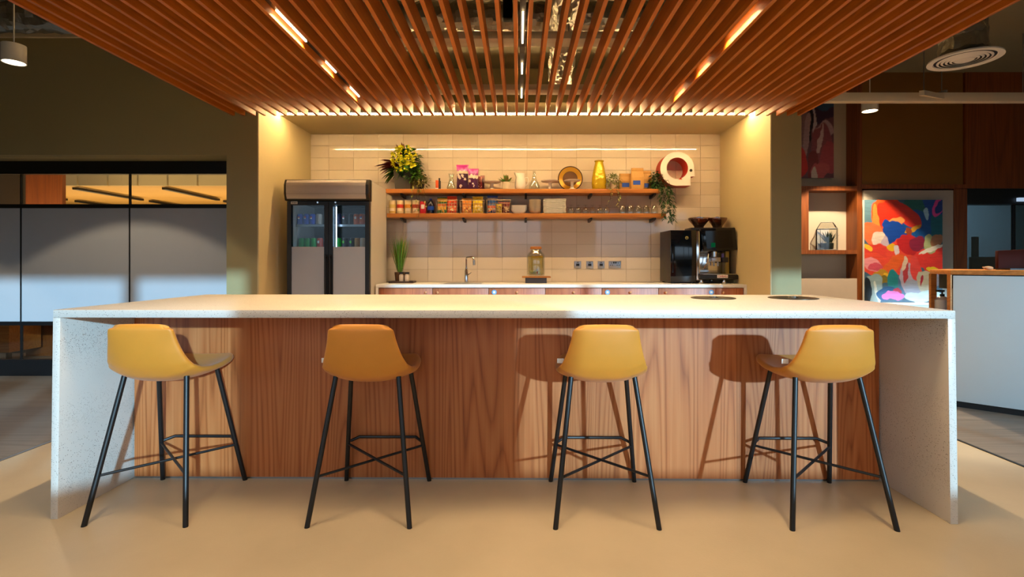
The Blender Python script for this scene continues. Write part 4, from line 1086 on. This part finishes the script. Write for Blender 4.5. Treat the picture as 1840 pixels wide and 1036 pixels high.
# upturned glasses
y = 6.04
wine = thing('wine_glass', '', 'glass', (PX(1026, y), y, Z2)); x = PX(1026, y)
hw = PZ(368.5, y) - Z2
obj('bowl', MB().lathe([(.034, 0), (.039, .035), (.032, .062), (.012, .078), (.005, .084), (.004, .08), (.010, .073), (.030, .06), (.037, .035), (.032, 0)], (x, y, Z2 + E), 28), GLASS, wine)
obj('stem', MB().lathe([(.005, .083), (.004, hw - .006), (.02, hw - .003), (.028, hw - .001), (.028, hw), (0, hw)], (x, y, Z2 + E), 24), GLASS, wine)
for k, px in enumerate((1026, 1039, 1052, 1065, 1078, 1090)):
    o = wine if k == 0 else dup(wine, (PX(px, y), y, Z2))
    o['label'] = f'upturned wine glass, {ORD[k]} from the square plates on the lower shelf'; o['group'] = 'upturned wine glasses on the lower shelf'
ht = PZ(368, y) - Z2
tum = obj('tumbler', MB().lathe([(.042, 0), (.044, .03), (.038, .075), (.026, ht - .004), (.02, ht), (0, ht), (0, ht - .01), (.022, ht - .012), (.034, .073), (.041, .03), (.039, 0)], (PX(1119, y), y, Z2 + E), 30), GLASS)
tag(tum, '', 'glass')
for k, px in enumerate((1119, 1133, 1147, 1161.5, 1176)):
    o = tum if k == 0 else dup(tum, (PX(px, y), y, Z2 + E))
    o['label'] = f'upturned stemless glass, {ORD[k]} from the left in the right hand row'; o['group'] = 'upturned stemless glasses on the lower shelf'

# ------------------------------------------------------------------ coffee machine and milk fridge
MY = 5.72
mk = thing('milk_fridge', 'glossy black milk fridge box left of the coffee machine', 'milk fridge', (PX(1227, MY), 5.9, WZ))
x0, x1 = PX(1205, MY), PX(1251, MY); zt = PZ(413, MY)
obj('cabinet', MB().box(x0, x1, MY + .02, 6.15, WZ + .012, zt, .006), plain('black_side', '#17120e', .35), mk)
fd = obj('door', MB().box(x0, x1, MY, MY + .02, WZ + .016, zt - .002, .006), BLACKG, mk)
obj('emblem', MB().lathe([(.0, -.003), (.017, -.003), (.02, 0)], (0, 0, 0), 4, 'z') if False else MB().cyl((PX(1234, MY), MY - .003, PZ(427, MY)), .018, .0035, 'y', 24), plain('gold_emblem', '#b88a3a', .3, .8), fd, label='small gold emblem')
obj('emblem_centre', MB().cyl((PX(1234, MY), MY - .0045, PZ(427.5, MY)), .008, .002, 'y', 20), BLACK, fd)
obj('handle', MB().box(x0 + .012, x0 + .03, MY - .014, MY + .001, WZ + .12, WZ + .42, .006), BLACKG, fd)
for sx_ in (x0 + .03, x1 - .03):
    for yy in (MY + .05, 6.1): obj('foot', MB().cyl((sx_, yy, WZ), .015, .013), BLACK, mk)

cm = thing('coffee_machine', 'black and chrome coffee machine with two bean hoppers', 'coffee machine', (PX(1288, MY), 5.9, WZ))
X = lambda px: PX(px, MY)
Zf = lambda py: PZ(py, MY)
obj('back_body', MB().box(X(1253), X(1322), 5.86, 6.15, WZ + .045, Zf(416), .006), BLACK, cm)
obj('head', MB().prism([(X(1258), Zf(411)), (X(1320), Zf(408.5)), (X(1324.5), Zf(449)), (X(1263), Zf(451.5))], MY - .02, 5.88, 'y', .01), BLACKG, cm, label='glossy black head with touch screen')
obj('screen', MB().prism([(X(1266), Zf(415)), (X(1313), Zf(413.5)), (X(1316), Zf(445)), (X(1269), Zf(446.5))], MY - .0215, MY - .0195, 'y'), plain('dark_screen', '#04060a', .12, spec=.3), cm)
obj('status_light', MB().prism([(X(1276.5), Zf(436)), (X(1284), Zf(436)), (X(1284), Zf(444)), (X(1276.5), Zf(444))], MY - .023, MY - .021, 'y', .0005), glow('green_light', '#148a50', .25), cm, label='green screen light')
obj('side_column', MB().box(X(1251.5), X(1257.5), MY + .0, MY + .14, WZ + .04, Zf(415), .003), CHROME, cm)
obj('splash_back', MB().box(X(1259), X(1308), 5.845, 5.86, WZ + .08, Zf(451), .002), CHROME, cm)
obj('side_post', MB().box(X(1306), X(1313), MY + .04, 5.86, WZ + .08, Zf(451), .002), plain('olive_gold_post', '#8a7a34', .4, .4), cm)
obj('group_head', MB().cyl((X(1287), MY + .06, Zf(462)), .035, .07, 'z', 28, .006), CHROME, cm)
obj('coffee_spout', MB().box(X(1279), X(1296), MY + .01, MY + .09, Zf(470), Zf(462), .006).tube([(X(1284), MY + .02, Zf(470)), (X(1284), MY + .02, Zf(478))], .009, 10).tube([(X(1291), MY + .02, Zf(470)), (X(1291), MY + .02, Zf(478))], .009, 10), STEEL, cm)
obj('steam_wand', MB().tube([(X(1274), MY + .03, Zf(455)), (X(1272), MY - .0, Zf(470)), (X(1263), MY - .01, Zf(484))], .007, 10), CHROME, cm)
obj('milk_valve', MB().cyl((X(1300), MY + .02, Zf(463)), .014, .05, 'z', 18, .003), plain('violet_valve', '#5a4a9a', .35), cm, label='violet valve')
obj('frother_block', MB().box(X(1298), X(1309), MY - .0, MY + .08, Zf(471), Zf(462), .005), BLACK, cm)
tr = obj('drip_tray', MB().box(X(1256), X(1324), MY - .05, 5.9, WZ + .045, WZ + .10, .012), BLACK, cm)
obj('tray_grid', MB().box(X(1261), X(1322), MY - .045, 5.84, WZ + .1, WZ + .108, .003), STEEL, tr)
bx0, bx1, bz0, bz1 = X(1285.5), X(1304.5), WZ + .063, WZ + .098
bd = obj('name_plate', MB().box(bx0, bx1, MY - .056, MY - .049, bz0, bz1, .002), WHITE, tr, label='white name plate with red letters')
def text(name, s, x, y, z, size, mat, parent, align='CENTER', ext=.0006):
    cu_ = bpy.data.curves.new(name, 'FONT'); cu_.body = s; cu_.size = size; cu_.align_x = align; cu_.align_y = 'CENTER'; cu_.extrude = ext
    t = bpy.data.objects.new(name, cu_); C.objects.link(t)
    dg = bpy.context.evaluated_depsgraph_get(); me = bpy.data.meshes.new_from_object(t.evaluated_get(dg))
    bpy.data.objects.remove(t)
    me.materials.clear(); me.materials.append(mat); me.transform(Matrix.Rotation(pi / 2, 4, 'X'))
    o = bpy.data.objects.new(name, me); C.objects.link(o); o.parent = parent; o.location = Vector((x, y, z)) - wloc(parent)
    return o
text('lettering', 'CIMBALI', (bx0 + bx1) / 2, MY - .0568, (bz0 + bz1) / 2, .028, plain('red_ink', '#b01c28', .5), bd)
for px in (1259, 1300): 
    for yy in (MY - .01, 6.08): obj('foot', MB().lathe([(.02, 0), (.024, .01), (.016, .045)], (X(px), yy, WZ), 20), CHROME, cm)
HOP = thin_glass('smoked_hopper', '#c89a7a', .14, .04, .5); BEAN = plain('coffee_beans', '#1e0f08', .4, vary=.5, vscale=80, bump=1., bscale=90)
zt2 = PZ(409.5, 5.95)
for px, rt in ((1256, .118), (1289, .105)):
    x = PX(px, 5.95)
    h = obj('bean_hopper', MB().lathe([(.05, 0), (.055, .02), (rt, .095), (rt + .002, .108), (rt - .004, .108), (rt - .006, .097), (.05, .022)], (x, 5.95, zt2), 32, cap=False), HOP, cm, label='clear smoked bean hopper')
    obj('beans', MB().lathe([(0, .003), (.045, .003), (.05, .02), (rt * .72, .066), (0, .074)], (x, 5.95, zt2), 28), BEAN, h)
    obj('lid', MB().lathe([(rt + .003, .108), (rt + .003, .116), (.02, .122), (.02, .13), (0, .13)], (x, 5.95, zt2), 32), thin_glass('smoked_lid', '#b09078', .2, .04, .6), h)
obj('top_plate', MB().box(X(1250), X(1316), 5.86, 6.1, zt2 - .03, zt2, .004), BLACK, cm)
# ------------------------------------------------------------------ display joinery and reception on the right
Y0, Y1 = 6.0, 6.2
ju = thing('display_joinery', 'dark red wood display wall with niches, behind the reception desk', 'joinery', (4.6, 6.1, 0))
PALEP = plain('pale_niche_panel', '#b8aa96', .6, vary=.03)
g = lambda px: PX(px, Y0)
gz = lambda py: PZ(py, Y0)
obj('back_panel', MB().box(2.742, 5.26, Y1, Y1 + .04, 0, 3.4), PALEP, ju, label='pale back panel of the niches')
obj('post', MB().box(3.20, g(1453), Y0, Y1, gz(449) + .0005, gz(342) - .0005), REDW, ju)
obj('post', MB().box(g(1540), g(1549), Y0, Y1, 0, 3.4), REDW, ju)
obj('post', MB().box(g(1714), g(1738), Y0, Y1, 0, gz(338)), REDW, ju)
obj('shelf', MB().box(2.75, g(1540), Y0, Y1, gz(342), gz(334)), REDW, ju)
obj('shelf', MB().box(2.75, g(1540), Y0, Y1, gz(456), gz(449)), REDW, ju)
obj('shelf', MB().box(g(1549), g(1738), Y0, Y1, gz(339), gz(331)), REDW, ju)
obj('panel', MB().box(g(1549), g(1733), Y0 + .02, Y1, gz(331), 3.4), BROWNP, ju, label='flat dark brown panel')
obj('panel', MB().box(g(1736), 9.6, Y0 + .01, Y1, gz(338), 3.4), REDW, ju, label='dark red wood panel over the glazed opening')
obj('low_front', MB().box(2.75, g(1540), Y0, Y0 + .02, 0, gz(500)), plain('pinkish_white_front', '#cbb5a0', .5), ju)
obj('board', MB().box(g(1550), g(1711), Y0 - .015, Y0 + .05, .706, gz(342)), plain('grey_white_board', '#a89f92', .6), ju, label='pale board behind the large painting')
# vertex painted abstracts: broad patches of pigment with wandering edges
def painting_mesh(w, h, nx, ny, blobs, bg, seed):
    rg = random.Random(seed)
    from mathutils import noise
    mb = MB()
    mb.grid(lambda u, v: (u * w, 0, v * h), nx, ny)
    lay = mb.bm.loops.layers.float_color.new('pigment'); cache = {}
    for f in mb.bm.faces:
        for l in f.loops:
            vtx = l.vert
            if vtx not in cache:
                u, v = vtx.co.x / w, 1 - vtx.co.z / h
                n1 = noise.noise(Vector((u * 5, v * 5, seed))) ; n2 = noise.noise(Vector((u * 5 + 40, v * 5, seed)))
                n3 = noise.noise(Vector((u * 18, v * 18, seed + 7))); uu, vv = u + .045 * n1 + .014 * n3, v + .045 * n2 + .014 * n3
                col = Vector(lin(bg)[:3])
                for cx, cy, rx, ry, an, c in blobs:
                    dx, dy = uu - cx, vv - cy
                    ca, sa = cos(an), sin(an)
                    q = ((dx * ca + dy * sa) / rx) ** 2 + ((-dx * sa + dy * ca) / ry) ** 2
                    k = min(1, max(0, (1.06 - q) / .12))
                    if k: col = col.lerp(Vector(lin(c)[:3]), k)
                br = 1 + .16 * noise.noise(Vector((u * 9, v * 60, seed + 3)))
                cache[vtx] = tuple(min(1, max(0, x * br)) for x in col) + (1,)
            l[lay] = cache[vtx]
    return mb
B1 = [(.06, .12, .14, .25, 0, '#5d7f8c'), (.9, .1, .4, .3, 0, '#12418c'), (.62, .1, .16, .16, 0, '#1d5a55'), (.70, .28, .3, .14, .3, '#0f4a8a'), (.95, .3, .1, .2, 0, '#0e5a6a'),
      (.30, .14, .23, .17, 0, '#d3511e'), (.33, .15, .20, .15, 0, '#c22d16'), (.55, .15, .20, .075, .75, '#bf2a1a'), (.14, .2, .05, .16, 0, '#d98236'),
      (.40, .22, .13, .05, -.35, '#d88a48'), (.38, .32, .16, .11, 0, '#103f96'), (.28, .25, .06, .05, 0, '#123f9a'), (.80, .14, .035, .055, 0, '#8fb4c8'), (.95, .06, .06, .08, .5, '#c03a8a'), (.97, .05, .04, .06, .5, '#14357c'),
      (.1, .33, .14, .1, .5, '#dd6a3c'), (.2, .40, .12, .07, .5, '#d8c4b4'), (.27, .46, .05, .1, 0, '#b8a4b0'), (.6, .30, .1, .02, -.3, '#b8861e'), (.56, .33, .03, .06, 0, '#8a3a20'),
      (.12, .52, .22, .1, 0, '#cf3a2c'), (.15, .62, .2, .1, .2, '#d8452c'), (.5, .55, .22, .17, 0, '#d9452e'), (.56, .44, .15, .09, 0, '#b01f20'), (.68, .42, .1, .06, 0, '#7c1c38'), (.85, .56, .24, .1, 0, '#d2342a'), (.92, .64, .16, .1, 0, '#cc332a'),
      (.35, .47, .05, .04, 0, '#d8a81e'), (.40, .50, .035, .055, 0, '#cfc0c4'), (.05, .46, .07, .03, .3, '#e0b02a'), (.84, .44, .07, .1, -.4, '#a0a878'), (.93, .40, .08, .06, -.7, '#9a6a4a'), (.87, .485, .16, .025, -.2, '#d9d2c4'),
      (.1, .62, .11, .05, .2, '#e08a8e'), (.13, .64, .09, .025, 0, '#c84a5a'), (.33, .65, .2, .07, -.5, '#d85a1e'), (.2, .74, .13, .08, 0, '#b8861e'), (.28, .73, .05, .03, .4, '#d9a81e'), (.22, .78, .1, .05, 0, '#7a6a1c'),
      (.12, .86, .12, .16, 0, '#8aa0a4'), (.04, .88, .05, .14, 0, '#141a20'), (.16, .9, .02, .14, -.3, '#c4ccc4'), (.38, .78, .09, .12, 0, '#1f7a80'), (.3, .92, .14, .06, 0, '#1c4a7c'), (.46, .86, .04, .12, 0, '#4a6a8a'),
      (.56, .78, .1, .16, 0, '#a89cac'), (.54, .72, .03, .1, .2, '#a8383c'), (.52, .62, .03, .07, 0, '#d0b8a0'), (.67, .68, .07, .16, -.2, '#d4423a'), (.62, .86, .12, .08, 0, '#9aa0b4'), (.78, .80, .12, .11, 0, '#b4b09c'), (.72, .78, .015, .06, .2, '#a0283a'),
      (.88, .67, .09, .03, .1, '#dcc01c'), (.9, .78, .08, .1, 0, '#8a94b0'), (.4, .9, .05, .03, 0, '#b01c3a'), (.36, .94, .13, .035, 0, '#d86ab8'), (.75, .94, .26, .05, 0, '#b8ccc8')]
pw = PX(1692, 5.93) - PX(1552, 5.93); pzt = PZ(359, 5.93); pzb = .705
mb = painting_mesh(pw, pzt - pzb, 170, 220, B1, '#3c5a70', 2)
pg = thing('abstract_painting', 'large bright abstract canvas of red, blue and orange patches, on the sideboard', 'painting', (PX(1622, 5.93), 5.95, pzb))
for v in mb.bm.verts: v.co += Vector((PX(1552, 5.93), 5.918, pzb))
obj('canvas', mb, PAINT, pg, flat=True)
obj('stretcher', MB().box(PX(1552, 5.93), PX(1552, 5.93) + pw, 5.9195, 5.95, pzb, pzt), WHITE, pg)
sb = thing('sideboard', 'low white sideboard under the large abstract painting', 'sideboard', (4.5, 5.95, 0))
obj('carcass', MB().box(g(1553), g(1712), 5.78, 6.13, .08, .68, .003), WHITE, sb)
obj('top', MB().box(g(1553), g(1712), 5.77, 6.13, .68, .704, .003), WHITE, sb)
obj('plinth', MB().box(g(1557), g(1708), 5.82, 6.12, 0, .08), BLACK, sb)
B2 = [(.5, .1, .6, .2, 0, '#3a2440'), (.8, .04, .3, .1, 0, '#2c4a6a'), (.3, .3, .12, .4, .1, '#8a6a72'), (.5, .3, .05, .25, 0, '#1a1420'), (.58, .28, .025, .2, 0, '#b8a8b4'), (.4, .5, .08, .35, .2, '#a88a90'), (.8, .4, .2, .12, 0, '#b4949a'),
      (.75, .6, .22, .3, 0, '#8a4a54'), (.9, .75, .2, .2, 0, '#a84a54'), (.2, .8, .22, .2, 0, '#c22c2c'), (.12, .9, .15, .12, 0, '#b81c20'), (.55, .85, .12, .2, .2, '#7a3038'), (.7, .9, .2, .1, 0, '#b85a60'), (.58, .95, .06, .1, 0, '#cfc2b8'), (.7, .5, .05, .2, .3, '#c8a8a8')]
qa, qb = PX(1415, 6.17), PX(1497, 6.17); qz0, qz1 = PZ(320, 6.17), PZ(178, 6.17)
mb = painting_mesh(qb - qa, qz1 - qz0, 70, 100, B2, '#6a4450', 5)
for v in mb.bm.verts: v.co += Vector((qa, 6.158, qz0))
p2 = thing('abstract_painting', 'tall mauve and red abstract canvas in the upper niche beside the pier', 'painting', ((qa + qb) / 2, 6.17, qz0))
obj('canvas', mb, PAINT, p2, flat=True)
obj('stretcher', MB().box(qa, qb, 6.1595, 6.199, qz0, qz1), WHITE, p2)

# terrarium in the lit niche
tx0, tx1 = 3.545, 3.755; tz = gz(449) + .001; th = PZ(411, 6.06) - tz; tp_ = PZ(399, 6.06) - tz
te = thing('glass_terrarium', 'house shaped glass terrarium with a black frame in the lit niche', 'terrarium', ((tx0 + tx1) / 2, 6.06, tz))
ya, yb_ = 6.045, 6.155; xm = (tx0 + tx1) / 2; ym = (ya + yb_) / 2
mb = MB(); r = .0035
C4 = [(tx0, ya), (tx1, ya), (tx1, yb_), (tx0, yb_)]
for z in (tz + .004, tz + th): mb.tube([(a, b, z) for a, b in C4], r, 6, closed=True)
for a, b in C4: mb.tube([(a, b, tz + .002), (a, b, tz + th)], r, 6)
e0, e1 = tx0 + .045, tx1 - .045
mb.tube([(e0, ym, tz + tp_), (e1, ym, tz + tp_)], r, 6)
for ex, cx_ in ((e0, tx0), (e1, tx1)):
    for yy in (ya, yb_): mb.tube([(ex, ym, tz + tp_), (cx_, yy, tz + th)], r, 6)
mb.tube([(xm - .07, ya, tz + th), (xm - .07, ya, tz)], r * .8, 6)
obj('frame', mb, BLACK, te)
mb = MB()
for i in range(4):
    (a, b), (c_, d) = C4[i], C4[(i + 1) % 4]; mb.poly([(a, b, tz + .004), (c_, d, tz + .004), (c_, d, tz + th), (a, b, tz + th)])
mb.poly([(tx0, ya, tz + th), (tx1, ya, tz + th), (e1, ym, tz + tp_), (e0, ym, tz + tp_)]); mb.poly([(tx0, yb_, tz + th), (tx1, yb_, tz + th), (e1, ym, tz + tp_), (e0, ym, tz + tp_)])
obj('glass_panes', mb, GLASS, te, flat=True)
obj('soil_bowl', MB().lathe([(.04, 0), (.05, .02), (.052, .075), (.046, .08), (0, .082)], (xm + .02, ym, tz + .006), 28), plain('dark_bowl', '#14201c', .4), te)
mb = MB(); rg = random.Random(31)
for k in range(44):
    a = rg.uniform(0, 6.28); tl = rg.uniform(0, .7)
    mb.leaf((xm + .02 + .03 * cos(a), ym + .03 * sin(a), tz + .085), (sin(tl) * cos(a), sin(tl) * sin(a) * .6, cos(tl)), rg.uniform(.07, .15), .02, .0)
for k in range(18):
    a = rg.uniform(0, 6.28); mb.leaf((xm - .05 + .02 * cos(a), ym + .02 * sin(a), tz + .03), (cos(a) * .5, sin(a) * .4, 1), .07, .022, .1)
te.rotation_euler.z = -radians(27)
obj('succulent', mb, plain('deep_green', '#22382c', .5, vary=.3, vscale=30), te)

# glazed opening far right
w2 = structroot('window_2', (6.2, 6.1, 0), 'black framed glazed opening behind the reception desk')
obj('header', MB().box(g(1739), 7.4, Y0 + .02, Y1 - .04, gz(366), gz(338)), BLACK, w2)
obj('jamb', MB().box(7.36, 7.4, Y0 + .02, Y1 - .04, 0, gz(366)), BLACK, w2)
obj('pane', MB().box(g(1739), PX(1818, 6.1), 6.09, 6.1, .02, gz(366)), thin_glass('tinted_glass', '#b8c4c8', .12, .01, .5), w2)
obj('mullion', MB().box(PX(1818, 6.1), PX(1822, 6.1), 6.08, 6.11, .0, gz(366)), BLACK, w2)
obj('pane', MB().box(PX(1822, 6.1), 7.36, 6.09, 6.1, .02, gz(366)), thin_glass('tinted_glass', '#8a9a9c', .10, .01, .5), w2)
lb = obj('sign_light', MB().box(PX(1829, 6.0), PX(1852, 6.0), 5.985, 6.02, PZ(361.5, 6), PZ(355, 6), .003), glow('white_sign_light', '#bcd4f0', .8)); tag(lb, 'small lit pale blue strip on the black header at the right edge', 'light')
struct('wall_office', MB().box(5.26, 9.6, 8.5, 8.6, 0, 3.0).box(5.2, 5.26, 6.24, 8.5, 0, 3.0).box(9.5, 9.6, 6.24, 8.5, 0, 3.0).box(7.4, 9.6, 6.0, 6.2, 0, gz(338)), plain('office_wall', '#8b9aa0', .7), label='blue grey walls of the office behind the glass')
struct('ceiling_office', MB().box(5.2, 9.6, 6.2, 8.6, 2.6, 2.7), CEIL)
oc = thing('office_screen', 'dark screen on a stand seen through the right hand glazing', 'screen', (PX(1772, 7.6), 7.6, 0))
xx = PX(1752, 7.6)
obj('post', MB().box(xx - .03, xx + .03, 7.57, 7.63, .03, 1.55), BLACK, oc)
obj('foot', MB().box(xx - .25, xx + .25, 7.4, 7.8, 0, .03), BLACK, oc)
obj('panel', MB().box(xx - .12, xx + .55, 7.52, 7.57, .85, 1.25, .004), DARKM, oc)
area('office_fill', (7.0, 7.4, 2.55), 1.6, .8, 55, (.75, .88, 1.))  # cool area lamp added to brighten the office, no fixture behind it

# reception desk
def poly_off(P, d):
    c = Vector((sum(p[0] for p in P) / len(P), sum(p[1] for p in P) / len(P)))
    return [(p[0] + (p[0] - c.x) / (Vector(p) - c).length * d, p[1] + (p[1] - c.y) / (Vector(p) - c).length * d) for p in P]
A = Vector((PX(1709, 4.15), 4.15)); dF = Vector((.734, -.679)).normalized(); Bp = A + dF * 2.2
Cc = Vector((PX(1671, 4.5), 4.5)); nI = Vector((-dF.y, dF.x)); Dp = Bp + nI * .8; C2 = Vector((Cc.x + .5, Cc.y + .42))
dk = thing('reception_desk', 'white fronted reception desk with an oak top, angled at the right', 'desk', (A.x + .8, A.y + .1, 0))
def slab(p, q, th, z0, z1):
    d = (q - p).normalized(); n = Vector((-d.y, d.x)) * th
    return [(p.x, p.y), (q.x, q.y), (q.x + n.x, q.y + n.y), (p.x + n.x, p.y + n.y)], z0, z1
P_, z0, z1 = slab(A + dF * .012, Bp, .03, .05, 1.06)
obj('front_panel', MB().prism(P_, z0, z1, 'z', .002), plain('white_laminate', '#cfdde2', .35, vary=.02), dk)
P_, z0, z1 = slab(A + nI * .02 + dF * .02, Bp + nI * .02, .03, 0, .05)
obj('plinth', MB().prism(P_, z0, z1, 'z'), BLACK, dk)
obj('top', MB().prism([tuple(A + dF * -.004 - nI * .006), tuple(Bp - nI * .006), tuple(Dp), tuple(C2), tuple(Cc)], 1.068, 1.104, 'z', .002), DESKW, dk)
obj('gap_strip', MB().prism(slab(A + dF * .03 + nI * .006, Bp + nI * .006, .02, 0, 0)[0], 1.06, 1.068, 'z'), BLACK, dk)
def postp(p, s=.018): return [(p.x - s, p.y - s), (p.x + s, p.y - s), (p.x + s, p.y + s), (p.x - s, p.y + s)]
obj('end_post', MB().prism(postp(A + nI * .05 + dF * -.0), 0, 1.068, 'z') if False else MB().box(A.x - .004, A.x + .008, A.y + .0, A.y + .035, 0, 1.068), DESKW, dk)
obj('end_post', MB().box(Cc.x + .0, Cc.x + .05, Cc.y - .012, Cc.y + .012, 0, 1.068), DESKW, dk)
in1 = A + nI * .05 + dF * .01
obj('shelf', MB().prism([(in1.x + .02, in1.y + .02), (in1.x + .45, in1.y + .05), (C2.x - .03, C2.y - .03), (Cc.x + .055, Cc.y + .0)], .69, .71, 'z'), DARKM, dk)
obj('shelf', MB().prism([(in1.x + .02, in1.y + .02), (in1.x + .45, in1.y + .05), (C2.x - .03, C2.y - .03), (Cc.x + .055, Cc.y + .0)], .03, .05, 'z'), DARKM, dk)
obj('back_board', MB().prism([(C2.x, C2.y), (C2.x + .02, C2.y - .02), (in1.x + .47, in1.y + .04), (in1.x + .45, in1.y + .05)], .03, 1.066, 'z'), plain('grey_board', '#5a5250', .7), dk)
obj('drawer_box', MB().box(PX(1703, 4.62), PX(1730, 4.62), 4.62, 4.72, .93, 1.06, .004), BLACK, dk)
x, y = PX(1693, 4.47), 4.47
bo = thing('pump_bottle', 'white pump bottle with a black head inside the desk end', 'bottle', (x, y, .71))
obj('body', MB().lathe([(.05, 0), (.056, .006), (.056, .13), (.03, .155), (.016, .16)], (x, y, .7105), 26), plain('milky_plastic', '#c4c8d4', .3), bo)
obj('pump', MB().lathe([(.017, .158), (.017, .18), (.006, .182), (.006, .205)], (x, y, .7105), 16).box(x - .05, x + .015, y - .012, y + .012, .91, .926, .004), BLACK, bo)
ds = thing('desk_screen', 'dark red brown upright panel standing on the reception desk top', 'screen', (PX(1816, 4.25), 4.27, 1.104))
xa = PX(1794, 4.25)
obj('panel', MB().prism([(xa, 1.116), (xa + .62, 1.116), (xa + .62, PZ(444, 4.25)), (xa, PZ(450, 4.25))], 4.25, 4.28, 'y', .003), plain('oxblood_panel', '#35140f', .9, spec=.15), ds)
obj('foot', MB().box(xa + .05, xa + .5, 4.2, 4.33, 1.1045, 1.116), BLACK, ds)
pb = obj('tan_pouch', MB().sphere((PX(1776, 4.15), 4.15, 1.1045 + .016), .032, 2, (1.15, .8, .5)).tube([(PX(1776, 4.15) - .03, 4.15, 1.125), (PX(1776, 4.15) - .045, 4.15, 1.128)], .006, 6), plain('tan_leather', '#b8865a', .6)); tag(pb, 'small tan pouch lying on the reception desk top', 'pouch')

# ------------------------------------------------------------------ daylight, lamps and camera
sun = bpy.data.lights.new('sun', 'SUN'); sun.energy = 5.0; sun.color = (.42, .75, 1.); sun.angle = radians(1.1)
so = bpy.data.objects.new('sun', sun); C.objects.link(so); so.location = (4, -8, 5)
so.rotation_euler = Vector((-.51, 1., -.23)).to_track_quat('-Z', 'Y').to_euler()
W = bpy.data.worlds.new('sky'); S.world = W; W.use_nodes = True
bg = W.node_tree.nodes['Background']; bg.inputs[1].default_value = 2.4
_t = node(W.node_tree, 'ShaderNodeTexCoord'); _s = node(W.node_tree, 'ShaderNodeSeparateXYZ'); W.node_tree.links.new(_t.outputs['Generated'], _s.inputs[0])
_r = node(W.node_tree, 'ShaderNodeValToRGB'); W.node_tree.links.new(_s.outputs[2], _r.inputs[0])
_e = _r.color_ramp.elements; _e[0].position = 0.; _e[0].color = (.10, .11, .12, 1); _e[1].position = .06; _e[1].color = (.62, .82, 1., 1)
W.node_tree.links.new(_r.outputs[0], bg.inputs[0])
# unseen spots added behind the camera as warm frontal fill, no fixtures
dlt = None
for k, (xx, yy) in enumerate(((-2.2, .9), (-.75, .9), (.75, .9), (2.2, .9))):
    l = bpy.data.lights.new('fill_spot', 'SPOT'); l.energy = 34; l.color = (1, .76, .46); l.spot_size = radians(100); l.spot_blend = .5; l.shadow_soft_size = .04
    o = bpy.data.objects.new('fill_spot', l); C.objects.link(o); o.location = (xx, yy - 1.8, 2.9); o.rotation_euler = (radians(12), 0, 0)
area('meeting_fill', (-6., 8.2, 1.5), 4.5, 2.2, 90, (1, .72, .36), (pi, 0, 0))  # hidden area lamp added to brighten the board ceiling
area('board_fill', (-5., 5.75, 1.6), 3.5, .3, 36, (1, .68, .32), (radians(140), 0, 0))  # unseen area lamp added to lift the hanging cream boards

cam = bpy.data.cameras.new('camera'); cam.sensor_width = 36; cam.sensor_fit = 'HORIZONTAL'; cam.lens = 36 * F / 1840
cam.shift_x = -(CX - 920) / 1840; cam.shift_y = -(518 - CY) / 1840; cam.clip_start = .05
co = bpy.data.objects.new('camera', cam); C.objects.link(co); co.location = (0, 0, EYE); co.rotation_euler = (pi / 2, 0, 0)
S.camera = co
S.view_settings.view_transform = 'Standard'; S.view_settings.look = 'None'; S.view_settings.exposure = 0.; S.view_settings.gamma = 1.; S.view_settings.use_curve_mapping = False
S.cycles.use_denoising = True
S.cycles.max_bounces = 10; S.cycles.transparent_max_bounces = 16; S.cycles.diffuse_bounces = 5; S.cycles.glossy_bounces = 4
S.cycles.sample_clamp_indirect = 6.
